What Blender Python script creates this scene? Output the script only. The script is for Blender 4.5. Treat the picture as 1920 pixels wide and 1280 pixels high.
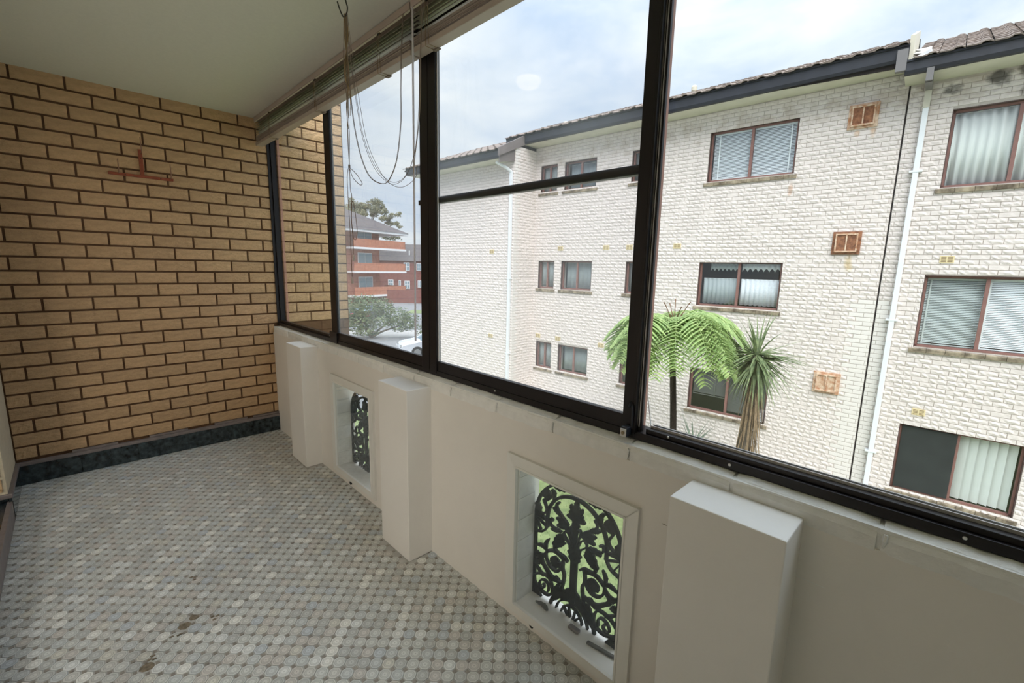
import bpy, math, random
from mathutils import Vector, Matrix
R = math.radians
rnd = random.Random(7)
for o in list(bpy.data.objects): bpy.data.objects.remove(o)
SC = bpy.context.scene
COL = SC.collection

# ------------------------------------------------------------------ camera
YAW, PITCH, ROLL, FPX = R(44.56813941), R(9.41492201), R(1.25970138), 841.0107
CAM = Vector((0, 0, 1.45))
cf = Vector((math.sin(YAW)*math.cos(PITCH), math.cos(YAW)*math.cos(PITCH), -math.sin(PITCH)))
cr0 = Vector((math.cos(YAW), -math.sin(YAW), 0)); cu0 = cr0.cross(cf)
cr = cr0*math.cos(ROLL)+cu0*math.sin(ROLL); cu = -cr0*math.sin(ROLL)+cu0*math.cos(ROLL)
cd = bpy.data.cameras.new('camera'); cam = bpy.data.objects.new('camera', cd); COL.objects.link(cam)
cam.matrix_world = Matrix(((cr.x, cu.x, -cf.x, 0), (cr.y, cu.y, -cf.y, 0), (cr.z, cu.z, -cf.z, CAM.z), (0, 0, 0, 1)))
cd.sensor_width = 36; cd.lens = FPX/1920*36; cd.clip_start = .02; cd.clip_end = 500
SC.camera = cam

def project(p):
    v = Vector(p)-CAM; z = v.dot(cf)
    if z <= .05: return None
    return 960+FPX*v.dot(cr)/z, 640-FPX*v.dot(cu)/z
def in_frame(p):
    q = project(p)
    return q is not None and 0 <= q[0] <= 1920 and 0 <= q[1] <= 1280

# ------------------------------------------------------------------ sky, sun, exposure
SKY, SUN, LAMP, ROOM_FILL = .74, 1.95, 1.5, 46
W = bpy.data.worlds.new('overcast_sky'); SC.world = W; W.use_nodes = True
nt = W.node_tree; nt.nodes.clear()
def N(t, typ, **k):
    n = t.nodes.new(typ)
    for a, b in k.items():
        if a in n.inputs: n.inputs[a].default_value = b
        else: setattr(n, a, b)
    return n
tc = N(nt, 'ShaderNodeTexCoord'); mp = N(nt, 'ShaderNodeMapping'); mp.inputs['Scale'].default_value = (1, 1, 2.6)
ns = N(nt, 'ShaderNodeTexNoise', Scale=3.1, Detail=7, Roughness=.55, Distortion=.35)
rp = N(nt, 'ShaderNodeValToRGB')
e = rp.color_ramp.elements; e[0].position = .36; e[0].color = (.56, .69, .87, 1); e[1].position = .62; e[1].color = (.90, .96, 1, 1)
sx = N(nt, 'ShaderNodeSeparateXYZ')
m1 = N(nt, 'ShaderNodeMath', operation='MAXIMUM'); m1.inputs[1].default_value = 0
mq = N(nt, 'ShaderNodeMath', operation='POWER'); mq.inputs[1].default_value = 3
m2 = N(nt, 'ShaderNodeMath', operation='MULTIPLY_ADD'); m2.inputs[1].default_value = 2.5; m2.inputs[2].default_value = .80
bg = N(nt, 'ShaderNodeBackground'); m3 = N(nt, 'ShaderNodeMath', operation='MULTIPLY'); m3.inputs[1].default_value = SKY
wo = N(nt, 'ShaderNodeOutputWorld')
L = nt.links.new
L(tc.outputs['Generated'], mp.inputs['Vector']); L(mp.outputs[0], ns.inputs['Vector']); L(ns.outputs['Fac'], rp.inputs[0])
L(tc.outputs['Generated'], sx.inputs[0]); L(sx.outputs['Z'], m1.inputs[0]); L(m1.outputs[0], mq.inputs[0]); L(mq.outputs[0], m2.inputs[0]); L(m2.outputs[0], m3.inputs[0])
L(m3.outputs[0], bg.inputs['Strength']); L(rp.outputs[0], bg.inputs['Color']); L(bg.outputs[0], wo.inputs[0])

sl = bpy.data.lights.new('veiled_sun', 'SUN'); sl.energy = SUN; sl.angle = R(50); sl.color = (1, .97, .94)
so = bpy.data.objects.new('veiled_sun', sl); COL.objects.link(so)
so.rotation_euler = Vector((.62, .62, -.95)).to_track_quat('-Z', 'Y').to_euler()
rl = bpy.data.lights.new('added_room_fill', 'AREA'); rl.energy = ROOM_FILL; rl.size = .8; rl.color = (1, .97, .92)  # added fill lamp in the unseen room, brightens the balcony
ro_ = bpy.data.objects.new('added_room_fill', rl); COL.objects.link(ro_); ro_.location = (-2.9, -.75, 2.46)
SC.view_settings.view_transform = 'Standard'; SC.view_settings.look = 'None'
SC.view_settings.gamma = 1; SC.view_settings.use_curve_mapping = False; SC.view_settings.exposure = .80

# ------------------------------------------------------------------ helpers
class MB:
    def __init__(s): s.v = []; s.f = []
    def add(s, vs, fs):
        b = len(s.v); s.v += [tuple(v) for v in vs]; s.f += [tuple(i+b for i in f) for f in fs]; return s
    def box(s, x0, x1, y0, y1, z0, z1):
        return s.add([(x0,y0,z0),(x1,y0,z0),(x1,y1,z0),(x0,y1,z0),(x0,y0,z1),(x1,y0,z1),(x1,y1,z1),(x0,y1,z1)],
                     [(0,3,2,1),(4,5,6,7),(0,1,5,4),(1,2,6,5),(2,3,7,6),(3,0,4,7)])
    def poly(s, pts, axis, a0, a1):
        """extrude a 2D polygon along axis 0/1/2 from a0 to a1; pts are the two other coordinates in order"""
        n = len(pts)
        def P(p, a): return [(a, p[0], p[1]), (p[0], a, p[1]), (p[0], p[1], a)][axis]
        return s.add([P(p, a0) for p in pts]+[P(p, a1) for p in pts],
                     [tuple(range(n)), tuple(range(2*n-1, n-1, -1))]+[(i, (i+1) % n, n+(i+1) % n, n+i) for i in range(n)])
    def tube(s, pts, r, n=6, cap=True):
        pts = [Vector(p) for p in pts]; rs = r if isinstance(r, (list, tuple)) else [r]*len(pts)
        t0 = (pts[1]-pts[0]).normalized(); a = Vector((0, 0, 1)) if abs(t0.z) < .9 else Vector((1, 0, 0))
        u = t0.cross(a).normalized(); vs = []
        for i, p in enumerate(pts):
            t = (pts[min(i+1, len(pts)-1)]-pts[max(i-1, 0)])
            t = t.normalized() if t.length > 1e-9 else t0
            u = (u-t*u.dot(t)); u = u.normalized() if u.length > 1e-6 else t.orthogonal().normalized()
            w = t.cross(u)
            for k in range(n):
                an = 2*math.pi*k/n; vs.append(p+(u*math.cos(an)+w*math.sin(an))*rs[i])
        fs = [(i*n+k, i*n+(k+1) % n, (i+1)*n+(k+1) % n, (i+1)*n+k) for i in range(len(pts)-1) for k in range(n)]
        if cap: fs += [tuple(range(n-1, -1, -1)), tuple(range((len(pts)-1)*n, len(pts)*n))]
        return s.add(vs, fs)
    def lathe(s, prof, n=16, c=(0, 0, 0)):
        vs = [(c[0]+r*math.cos(2*math.pi*k/n), c[1]+r*math.sin(2*math.pi*k/n), c[2]+z) for r, z in prof for k in range(n)]
        fs = [(i*n+k, i*n+(k+1) % n, (i+1)*n+(k+1) % n, (i+1)*n+k) for i in range(len(prof)-1) for k in range(n)]
        fs += [tuple(range(n-1, -1, -1)), tuple(range((len(prof)-1)*n, len(prof)*n))]
        return s.add(vs, fs)
    def mesh(s, name, m):
        me = bpy.data.meshes.new(name); me.from_pydata(s.v, [], s.f)
        if m: me.materials.append(m)
        return me
    def build(s, name, m, parent=None, loc=(0, 0, 0), bevel=0, smooth=False):
        me = s.mesh(name, m)
        if smooth: me.polygons.foreach_set('use_smooth', [True]*len(me.polygons))
        o = link(name, me, parent, loc)
        if bevel:
            b = o.modifiers.new('bevel', 'BEVEL'); b.width = bevel; b.segments = 2; b.limit_method = 'ANGLE'
        return o
def link(name, me, parent=None, loc=(0, 0, 0), scale=None, rot=None):
    o = bpy.data.objects.new(name, me); COL.objects.link(o); o.location = loc
    if parent: o.parent = parent
    if scale: o.scale = scale
    if rot: o.rotation_euler = rot
    return o
def thing(name, label, cat, loc=(0, 0, 0), rz=0, group=None):
    o = link(name, None, None, loc); o.rotation_euler = (0, 0, rz); tag(o, label, cat, group); return o
def tag(o, label=None, cat=None, group=None, kind=None):
    if label: o['label'] = label
    if cat: o['category'] = cat
    if group: o['group'] = group
    if kind: o['kind'] = kind
    return o
def struct(o, label, cat='structure'):
    o['kind'] = 'structure'; o['label'] = label; o['category'] = cat; return o
def spline(pts, n=6):
    P = [Vector(p) for p in pts]; out = []
    for i in range(len(P)-1):
        a, b, c, d = P[max(i-1, 0)], P[i], P[i+1], P[min(i+2, len(P)-1)]
        for k in range(n):
            t = k/n
            out.append(.5*((2*b)+(c-a)*t+(2*a-5*b+4*c-d)*t*t+(3*b-a-3*c+d)*t**3))
    return out+[P[-1]]

# ------------------------------------------------------------------ materials
def mat(name, col, rough=.6, var=0, scale=20, bump=0, bscale=60, metal=0, col2=None, rvar=0, detail=4, spec=.5, stretch=None, bdist=.01):
    m = bpy.data.materials.new(name); m.use_nodes = True; t = m.node_tree; p = t.nodes['Principled BSDF']
    p.inputs['Base Color'].default_value = (*col, 1); p.inputs['Roughness'].default_value = rough
    p.inputs['Metallic'].default_value = metal; p.inputs['Specular IOR Level'].default_value = spec
    c = N(t, 'ShaderNodeTexCoord'); vec = c.outputs['Object']
    if stretch:
        mm = N(t, 'ShaderNodeMapping'); mm.inputs['Scale'].default_value = stretch; t.links.new(vec, mm.inputs[0]); vec = mm.outputs[0]
    if var or col2:
        n = N(t, 'ShaderNodeTexNoise', Scale=scale, Detail=detail, Roughness=.6); t.links.new(vec, n.inputs['Vector'])
        r = N(t, 'ShaderNodeValToRGB'); r.color_ramp.elements[0].position = .35; r.color_ramp.elements[1].position = .68
        c2 = col2 or tuple(max(0, x*(1-var)) for x in col)
        r.color_ramp.elements[0].color = (*c2, 1); r.color_ramp.elements[1].color = (*col, 1)
        t.links.new(n.outputs['Fac'], r.inputs[0]); out = r.outputs[0]
        if rvar:
            oi = N(t, 'ShaderNodeObjectInfo'); mr = N(t, 'ShaderNodeMapRange'); mr.inputs['To Min'].default_value = 1-rvar; mr.inputs['To Max'].default_value = 1+rvar
            t.links.new(oi.outputs['Random'], mr.inputs[0]); hs = N(t, 'ShaderNodeHueSaturation'); t.links.new(mr.outputs[0], hs.inputs['Value'])
            t.links.new(out, hs.inputs['Color']); out = hs.outputs[0]
        t.links.new(out, p.inputs['Base Color'])
    if bump:
        n = N(t, 'ShaderNodeTexNoise', Scale=bscale, Detail=5, Roughness=.6); t.links.new(vec, n.inputs['Vector'])
        b = N(t, 'ShaderNodeBump', Strength=bump, Distance=bdist); t.links.new(n.outputs['Fac'], b.inputs['Height']); t.links.new(b.outputs[0], p.inputs['Normal'])
    return m
def glass(name, tint=(.98, .99, .985), haze=0, refl=1.0, hazecol=(.85, .88, .9)):
    m = bpy.data.materials.new(name); m.use_nodes = True; t = m.node_tree; t.nodes.clear()
    tr = N(t, 'ShaderNodeBsdfTransparent', Color=(*tint, 1)); gl = N(t, 'ShaderNodeBsdfGlossy', Roughness=.0); gl.inputs['Color'].default_value = (1, 1, 1, 1)
    lw_ = N(t, 'ShaderNodeLayerWeight', Blend=.5); pw = N(t, 'ShaderNodeMath', operation='POWER'); pw.inputs[1].default_value = 5; t.links.new(lw_.outputs['Facing'], pw.inputs[0]); fr = N(t, 'ShaderNodeMath', operation='MULTIPLY_ADD'); fr.inputs[1].default_value = .9; fr.inputs[2].default_value = .022; t.links.new(pw.outputs[0], fr.inputs[0]); mx = N(t, 'ShaderNodeMixShader'); out = N(t, 'ShaderNodeOutputMaterial')
    mu = N(t, 'ShaderNodeMath', operation='MULTIPLY'); mu.inputs[1].default_value = refl
    t.links.new(fr.outputs[0], mu.inputs[0]); t.links.new(mu.outputs[0], mx.inputs[0]); t.links.new(tr.outputs[0], mx.inputs[1]); t.links.new(gl.outputs[0], mx.inputs[2])
    last = mx.outputs[0]
    if haze:
        c = N(t, 'ShaderNodeTexCoord'); n = N(t, 'ShaderNodeTexNoise', Scale=2.2, Detail=5); t.links.new(c.outputs['Object'], n.inputs['Vector'])
        mr = N(t, 'ShaderNodeMapRange'); mr.inputs['From Min'].default_value = .3; mr.inputs['From Max'].default_value = .7
        mr.inputs['To Min'].default_value = haze*.4; mr.inputs['To Max'].default_value = haze*1.6; t.links.new(n.outputs['Fac'], mr.inputs[0])
        tl = N(t, 'ShaderNodeBsdfTranslucent', Color=(*hazecol, 1)); m2_ = N(t, 'ShaderNodeMixShader')
        t.links.new(mr.outputs[0], m2_.inputs[0]); t.links.new(last, m2_.inputs[1]); t.links.new(tl.outputs[0], m2_.inputs[2]); last = m2_.outputs[0]
    t.links.new(last, out.inputs[0]); return m
def leafmat(name, col, col2, trans=.35, scale=3):
    m = bpy.data.materials.new(name); m.use_nodes = True; t = m.node_tree; p = t.nodes['Principled BSDF']; out = t.nodes['Material Output']
    c = N(t, 'ShaderNodeTexCoord'); n = N(t, 'ShaderNodeTexNoise', Scale=scale, Detail=4); t.links.new(c.outputs['Object'], n.inputs['Vector'])
    r = N(t, 'ShaderNodeValToRGB'); r.color_ramp.elements[0].position = .35; r.color_ramp.elements[1].position = .65
    r.color_ramp.elements[0].color = (*col2, 1); r.color_ramp.elements[1].color = (*col, 1); t.links.new(n.outputs['Fac'], r.inputs[0])
    t.links.new(r.outputs[0], p.inputs['Base Color']); p.inputs['Roughness'].default_value = .5
    tl = N(t, 'ShaderNodeBsdfTranslucent'); t.links.new(r.outputs[0], tl.inputs[0]); mx = N(t, 'ShaderNodeMixShader', Fac=trans)
    t.links.new(p.outputs[0], mx.inputs[1]); t.links.new(tl.outputs[0], mx.inputs[2]); t.links.new(mx.outputs[0], out.inputs[0]); return m

M = dict(
 brick=mat('cream_clay_brick', (.66, .43, .235), .8, var=.24, scale=14, bump=1.0, bscale=38, rvar=.08, stretch=(1, 1, 2.2), bdist=.012),
 mortar=mat('brown_mortar', (.13, .065, .03), .95, var=.3, scale=30),
 render=mat('cream_render', (.62, .54, .40), .9, var=.12, scale=40, bump=.4, bscale=120),
 ceiling=mat('ceiling_paint', (.76, .745, .67), .9, var=.04, scale=60, bump=.12, bscale=260),
 white=mat('white_wall_paint', (.86, .815, .755), .55, var=.04, scale=3, bump=.1, bscale=40),
 white2=mat('painted_brick', (.90, .885, .845), .6, var=.10, scale=18, bump=.45, bscale=45),
 pilaster=mat('white_pilaster_paint', (.90, .865, .82), .5, var=.03, scale=4, bump=.08, bscale=50),
 timber=mat('white_gloss_timber', (.85, .83, .78), .35, var=.03, scale=8),
 black=mat('black_aluminium', (.012, .009, .010), .38, spec=.35),
 pinkbrown=mat('pink_brown_paint', (.46, .225, .17), .5, var=.15, scale=10),
 track=mat('worn_aluminium_track', (.6, .58, .57), .35, metal=.6),
 granite=mat('blue_black_granite', (.06, .085, .095), .12, col2=(.006, .007, .008), scale=30, detail=6),
 darktile=mat('dark_threshold_tile', (.05, .06, .065), .25, col2=(.02, .022, .025), scale=14),
 trim=mat('grey_mauve_trim', (.24, .20, .19), .45, var=.25, scale=20),
 grout=mat('grey_grout', (.66, .65, .62), .8, var=.25, scale=12),
 dot=mat('taupe_tile_dot', (.44, .40, .35), .4, var=.4, scale=30),
 substrate=mat('bare_screed', (.34, .28, .20), .95, var=.5, scale=60),
 blind=mat('cream_blind_slat', (.62, .60, .48), .45, var=.08, scale=8),
 rail=mat('blind_rail', (.46, .38, .33), .4, var=.06, scale=8),
 cord=mat('tan_cord', (.30, .21, .11), .8),
 cordgrey=mat('grey_cord', (.22, .17, .14), .8),
 wand=mat('clear_wand', (.62, .58, .62), .15),
 hook=mat('black_hook', (.02, .018, .015), .5),
 orange=mat('orange_enamel', (.34, .075, .03), .5, var=.3, scale=30),
 wire=mat('dull_wire', (.34, .19, .13), .4, metal=.5),
 iron=mat('black_iron', (.006, .0055, .005), .65, spec=.08),
 silver=mat('brushed_metal', (.6, .6, .58), .3, metal=1),
 brass=mat('old_brass', (.35, .28, .18), .4, metal=.9),
 debris=mat('grey_debris', (.16, .15, .13), .9, var=.4, scale=40),
 fbrick=mat('cream_painted_split_brick', (.775, .70, .66), .9, var=.10, scale=9, rvar=.03, bump=.3, bscale=60),
 fmortar=mat('painted_mortar', (.54, .485, .44), .95, var=.2, scale=12),
 smooth=mat('smooth_white_brick', (.76, .72, .68), .8, rvar=.02, var=.03, scale=5),
 wood=mat('red_brown_window_frame', (.27, .135, .115), .55, var=.2, scale=8),
 reveal=mat('shade_brown_reveal', (.085, .05, .045), .7),  # dark brown puts the lintel's shadow into the reveal colour
 sill=mat('mossy_sill_brick', (.42, .35, .25), .9, col2=(.11, .085, .06), scale=7, detail=6, bump=.6, bscale=30),
 gutter=mat('blue_black_gutter', (.022, .025, .036), .45, var=.4, scale=6),
 soffit=mat('cream_soffit', (.68, .65, .55), .8, var=.12, scale=3),
 fascia=mat('grey_brown_fascia', (.20, .17, .16), .7, var=.2, scale=5),
 rtile=mat('brown_concrete_roof_tile', (.33, .265, .225), .9, col2=(.17, .135, .12), scale=6, rvar=.15),
 pipe=mat('white_downpipe', (.80, .83, .85), .4, var=.05, scale=2),
 pipecream=mat('cream_pipe', (.62, .58, .47), .5),
 pipegrey=mat('grey_pipe', (.17, .16, .16), .5),
 joint=mat('black_joint', (.02, .015, .015), .9),
 rust=mat('rusted_metal', (.74, .60, .46), .8, col2=(.42, .19, .09), scale=12, detail=6, bump=.4, bscale=40),
 rust2=mat('deep_rust', (.36, .16, .08), .85, col2=(.14, .05, .025), scale=14),
 vent=mat('yellow_cream_vent', (.72, .60, .36), .7),
 ventdark=mat('vent_slot', (.24, .17, .09), .9),
 lblind=mat('white_blind_slat', (.92, .94, .96), .5),
 gblind=mat('grey_blind_slat', (.60, .64, .63), .5),
 dblind=mat('dark_blind_slat', (.13, .13, .12), .6),
 curtain=mat('sheer_curtain', (.88, .89, .86), .8, var=.05, scale=4),
 curtaing=mat('grey_sheer_curtain', (.42, .46, .47), .8, var=.15, scale=4),
 lace=mat('white_lace', (.78, .80, .84), .8, var=.15, scale=30),
 screen=mat('fly_screen', (.028, .034, .032), .8, var=.3, scale=3),
 dark=mat('dark_room', (.05, .05, .045), .9),
 concrete=mat('pale_concrete', (.50, .48, .45), .9, var=.2, scale=1.5, bump=.2),
 asphalt=mat('asphalt', (.26, .265, .27), .9, var=.15, scale=1),
 redbrick=mat('red_brick', (.42, .17, .115), .85, var=.35, scale=3, detail=8),
 redbrick2=mat('dark_red_brick', (.24, .085, .068), .85, var=.3, scale=3, detail=8),
 orangebrick=mat('orange_brick', (.55, .22, .13), .85, var=.3, scale=3, detail=8),
 slate=mat('grey_roof', (.135, .115, .115), .85, var=.25, scale=2),
 whitetrim=mat('white_trim', (.78, .78, .78), .6),
 carwhite=mat('white_car_paint', (.75, .78, .82), .2),
 cardark=mat('dark_car_paint', (.03, .035, .06), .2),
 tyre=mat('black_tyre', (.03, .03, .03), .9),
 carglass=mat('car_glass', (.22, .30, .34), .08),
 tail=mat('red_tail_light', (.7, .03, .02), .3),
 trunk=mat('dark_fibrous_trunk', (.05, .035, .027), .95, var=.5, scale=30, bump=.8, bscale=60),
 bark=mat('grey_bark', (.17, .14, .11), .95, var=.4, scale=8, bump=.6, bscale=20),
 deadleaf=mat('dead_leaf', (.36, .26, .16), .9, var=.5, scale=12),
 stalk=mat('fern_stalk', (.16, .08, .04), .8),
)
M['fern'] = leafmat('fern_green', (.60, .71, .33), (.33, .48, .19), .4, 9)
M['palm'] = leafmat('cordyline_green', (.25, .31, .14), (.09, .135, .06), .2, 8)
M['bush'] = leafmat('magnolia_green', (.22, .27, .13), (.085, .125, .06), .25, 2)
M['gum'] = leafmat('gum_olive', (.34, .32, .19), (.20, .20, .12), .3, .6)
M['grass'] = leafmat('grass_green', (.30, .36, .15), (.17, .23, .085), .1, 6)
M['glass'] = glass('clear_glass', refl=.8)
M['glasshaze'] = glass('dusty_glass', (.965, .97, .975), .06, 1.0)
M['glassdirty'] = glass('dirty_glass', (.97, .975, .98), .09, 1.2)
M['nicheglass'] = glass('niche_glass', (.97, .98, .97), .04, 1.0)
def winglass():
    m = bpy.data.materials.new('house_window_glass'); m.use_nodes = True; t = m.node_tree; t.nodes.clear()
    tr = N(t, 'ShaderNodeBsdfTransparent', Color=(.97, .985, .985, 1)); gl = N(t, 'ShaderNodeBsdfGlossy', Roughness=.02); mx = N(t, 'ShaderNodeMixShader', Fac=.035); o = N(t, 'ShaderNodeOutputMaterial')
    t.links.new(tr.outputs[0], mx.inputs[1]); t.links.new(gl.outputs[0], mx.inputs[2]); t.links.new(mx.outputs[0], o.inputs[0]); return m
M['wglass'] = winglass()

def tilemat():
    m = bpy.data.materials.new('ringed_octagon_tile'); m.use_nodes = True; t = m.node_tree; p = t.nodes['Principled BSDF']
    ri = N(t, 'ShaderNodeAttribute', attribute_name='ring'); ti = N(t, 'ShaderNodeAttribute', attribute_name='tint')
    r = N(t, 'ShaderNodeValToRGB'); r.color_ramp.interpolation = 'LINEAR'; el = r.color_ramp.elements
    el[0].position = 0; el[0].color = (.55,)*3+(1,); el[1].position = 1; el[1].color = (.75,)*3+(1,)
    for pos, v in ((.05, .70), (.10, 1.05), (.38, 1.12), (.44, .74), (.50, .92), (.64, .94), (.70, .62), (.78, 1.0), (.93, 1.04)):
        x = el.new(pos); x.color = (v, v, v, 1)
    t.links.new(ri.outputs['Fac'], r.inputs[0])
    tr = N(t, 'ShaderNodeValToRGB'); tr.color_ramp.interpolation = 'CONSTANT'; el = tr.color_ramp.elements
    cols = [(.70, .715, .69), (.72, .74, .72), (.66, .69, .69), (.73, .72, .66), (.60, .615, .60), (.84, .86, .85), (.68, .655, .62), (.62, .665, .70), (.70, .70, .67), (.92, .92, .88)]
    el[0].position = 0; el[0].color = (*cols[0], 1); el[1].position = .1; el[1].color = (*cols[1], 1)
    for i in range(2, 10): x = el.new(i/10); x.color = (*cols[i], 1)
    t.links.new(ti.outputs['Fac'], tr.inputs[0])
    mx = N(t, 'ShaderNodeMix', data_type='RGBA', blend_type='MULTIPLY'); mx.inputs[0].default_value = 1
    t.links.new(tr.outputs[0], mx.inputs[6]); t.links.new(r.outputs[0], mx.inputs[7]); t.links.new(mx.outputs[2], p.inputs['Base Color'])
    g = N(t, 'ShaderNodeNewGeometry'); n = N(t, 'ShaderNodeTexNoise', Scale=9, Detail=5); t.links.new(g.outputs['Position'], n.inputs['Vector'])
    mr = N(t, 'ShaderNodeMapRange'); mr.inputs['To Min'].default_value = .20; mr.inputs['To Max'].default_value = .42; t.links.new(n.outputs['Fac'], mr.inputs[0])
    t.links.new(mr.outputs[0], p.inputs['Roughness'])
    b = N(t, 'ShaderNodeBump', Strength=.6, Distance=.001); t.links.new(r.outputs[0], b.inputs['Height']); t.links.new(b.outputs[0], p.inputs['Normal'])
    return m
M['tile'] = tilemat()
def grime():
    """dirt and mildew on the painted brick: patches under the eaves, rust runs below the vents"""
    for m in (M['fbrick'], M['fmortar']):
        t = m.node_tree; p = t.nodes['Principled BSDF']; src = p.inputs['Base Color'].links[0].from_socket
        g = N(t, 'ShaderNodeNewGeometry'); s = N(t, 'ShaderNodeSeparateXYZ'); t.links.new(g.outputs['Position'], s.inputs[0])
        def patch(y, z, sy, sz, thr, col, amt):
            nonlocal src
            a = N(t, 'ShaderNodeMath', operation='SUBTRACT'); a.inputs[1].default_value = y; t.links.new(s.outputs['Y'], a.inputs[0])
            a2 = N(t, 'ShaderNodeMath', operation='DIVIDE'); a2.inputs[1].default_value = sy; t.links.new(a.outputs[0], a2.inputs[0])
            a3 = N(t, 'ShaderNodeMath', operation='POWER'); a3.inputs[1].default_value = 2; t.links.new(a2.outputs[0], a3.inputs[0])
            b = N(t, 'ShaderNodeMath', operation='SUBTRACT'); b.inputs[1].default_value = z; t.links.new(s.outputs['Z'], b.inputs[0])
            b2 = N(t, 'ShaderNodeMath', operation='DIVIDE'); b2.inputs[1].default_value = sz; t.links.new(b.outputs[0], b2.inputs[0])
            b3 = N(t, 'ShaderNodeMath', operation='POWER'); b3.inputs[1].default_value = 2; t.links.new(b2.outputs[0], b3.inputs[0])
            c = N(t, 'ShaderNodeMath', operation='ADD'); t.links.new(a3.outputs[0], c.inputs[0]); t.links.new(b3.outputs[0], c.inputs[1])
            n = N(t, 'ShaderNodeTexNoise', Scale=4.0, Detail=6); t.links.new(g.outputs['Position'], n.inputs['Vector'])
            d = N(t, 'ShaderNodeMath', operation='MULTIPLY_ADD'); d.inputs[1].default_value = 2.4; t.links.new(n.outputs['Fac'], d.inputs[0])
            e_ = N(t, 'ShaderNodeMath', operation='MULTIPLY'); e_.inputs[1].default_value = -1; t.links.new(c.outputs[0], e_.inputs[0]); t.links.new(e_.outputs[0], d.inputs[2])
            r = N(t, 'ShaderNodeMapRange'); r.inputs['From Min'].default_value = thr; r.inputs['From Max'].default_value = thr+.5; r.inputs['To Max'].default_value = amt; t.links.new(d.outputs[0], r.inputs[0])
            mx = N(t, 'ShaderNodeMix', data_type='RGBA'); mx.inputs[7].default_value = (*col, 1)
            t.links.new(r.outputs[0], mx.inputs[0]); t.links.new(src, mx.inputs[6]); src = mx.outputs[2]
        patch(.67, 4.62, 20, .42, .95, (.46, .38, .31), .55)
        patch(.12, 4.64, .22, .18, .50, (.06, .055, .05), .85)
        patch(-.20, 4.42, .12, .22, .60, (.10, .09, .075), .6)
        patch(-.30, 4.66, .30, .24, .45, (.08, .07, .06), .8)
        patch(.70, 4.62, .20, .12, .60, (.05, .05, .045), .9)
        patch(1.80, 1.66, .13, .30, .75, (.60, .47, .28), .8)
        patch(1.70, 4.08, .10, .16, .75, (.60, .38, .22), .8)
        patch(1.95, 4.10, .08, .10, .8, (.62, .42, .27), .7)
        patch(2.95, 3.22, .07, .26, .75, (.52, .34, .24), .7)
        patch(1.80, -1.12, .08, .14, .8, (.55, .36, .24), .7)
        t.links.new(src, p.inputs['Base Color'])
grime()

# ------------------------------------------------------------------ brick meshes
def rock_brick(Ln, H, T, nx, nz, amp, edge, mapf, seed):
    """a split-face brick centred in length and height, back at 0, face at T, uneven front"""
    g = random.Random(seed); vs = []; fs = []
    for j in range(nz+1):
        for i in range(nx+1):
            a = -Ln/2+Ln*i/nx; c = -H/2+H*j/nz
            ed = i in (0, nx) or j in (0, nz)
            b = T-edge if ed else T+g.uniform(-amp, amp)
            if ed: a *= .985; c *= .95
            else: c += g.uniform(-.12, .12)*H/nz
            vs.append((a, b, c))
    w = nx+1
    for j in range(nz):
        for i in range(nx): fs.append((j*w+i, j*w+i+1, (j+1)*w+i+1, (j+1)*w+i))
    ring = [i for i in range(w)]+[j*w+nx for j in range(1, nz+1)]+[nz*w+i for i in range(nx-1, -1, -1)]+[j*w for j in range(nz-1, 0, -1)]
    b0 = len(vs); corner = [(-Ln/2, 0, -H/2), (Ln/2, 0, -H/2), (Ln/2, 0, H/2), (-Ln/2, 0, H/2)]; vs += corner
    cidx = {0: b0, nx: b0+1, nz*w+nx: b0+2, nz*w: b0+3}
    fs.append(tuple([b0+1, b0]+list(range(0, nx+1)))) ; fs.append(tuple([b0+2, b0+1]+[j*w+nx for j in range(nz+1)]))
    fs.append(tuple([b0+3, b0+2]+[nz*w+i for i in range(nx, -1, -1)])); fs.append(tuple([b0, b0+3]+[j*w for j in range(nz, -1, -1)]))
    return [mapf(*v) for v in vs], fs
def mesh_from(name, vs, fs, m, smooth=False):
    me = bpy.data.meshes.new(name); me.from_pydata(vs, [], fs); me.materials.append(m)
    if smooth: me.polygons.foreach_set('use_smooth', [True]*len(me.polygons))
    return me

# ================================================================== BALCONY STRUCTURE
CEIL, YE, XL, XP, YB = 2.555, 4.12, -.36, 1.20, -4.0
# ---- floor
fl = struct(MB().box(XL-.02, XP+.1, YB, YE+.05, -.12, -.0028).build('floor', M['grout']), 'balcony floor of grey ringed octagon mosaic tiles', 'floor')
PITCHT = .0453; HT = .0218; CUT = .0122
def octv(rr, z):
    h = HT*rr; c = CUT*rr
    p = [(-h+c, -h), (h-c, -h), (h, -h+c), (h, h-c), (h-c, h), (-h+c, h), (-h, h-c), (-h, -h+c)]
    q = math.sqrt(.5)
    return [(x*q-y*q, x*q+y*q, z) for x, y in p]
def tile_geo():
    vs = octv(1, -.0045)+octv(1, -.0008)+octv(.93, 0)+octv(.55, -.0003)+[(0, 0, -.0003)]
    ring = [1]*8+[1]*8+[.93]*8+[.55]*8+[0]
    fs = []
    for l in range(3):
        for k in range(8): fs.append((l*8+k, l*8+(k+1) % 8, (l+1)*8+(k+1) % 8, (l+1)*8+k))
    for k in range(8): fs.append((24+k, 24+(k+1) % 8, 32))
    return vs, fs, ring
tv, tf, tring = tile_geo()
def attr(me, name, vals):
    a = me.attributes.new(name, 'FLOAT', 'POINT'); a.data.foreach_set('value', vals)
tmesh = []
for i in range(10):
    me = mesh_from('tile', tv, tf, M['tile']); attr(me, 'ring', tring); attr(me, 'tint', [i/10+.05]*len(tv)); tmesh.append(me)
tiles = []; dots = []
q = math.sqrt(.5); A_ = Vector((q, -q))*PITCHT; B_ = Vector((q, q))*PITCHT
org = Vector((.958, 1.197))
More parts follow.
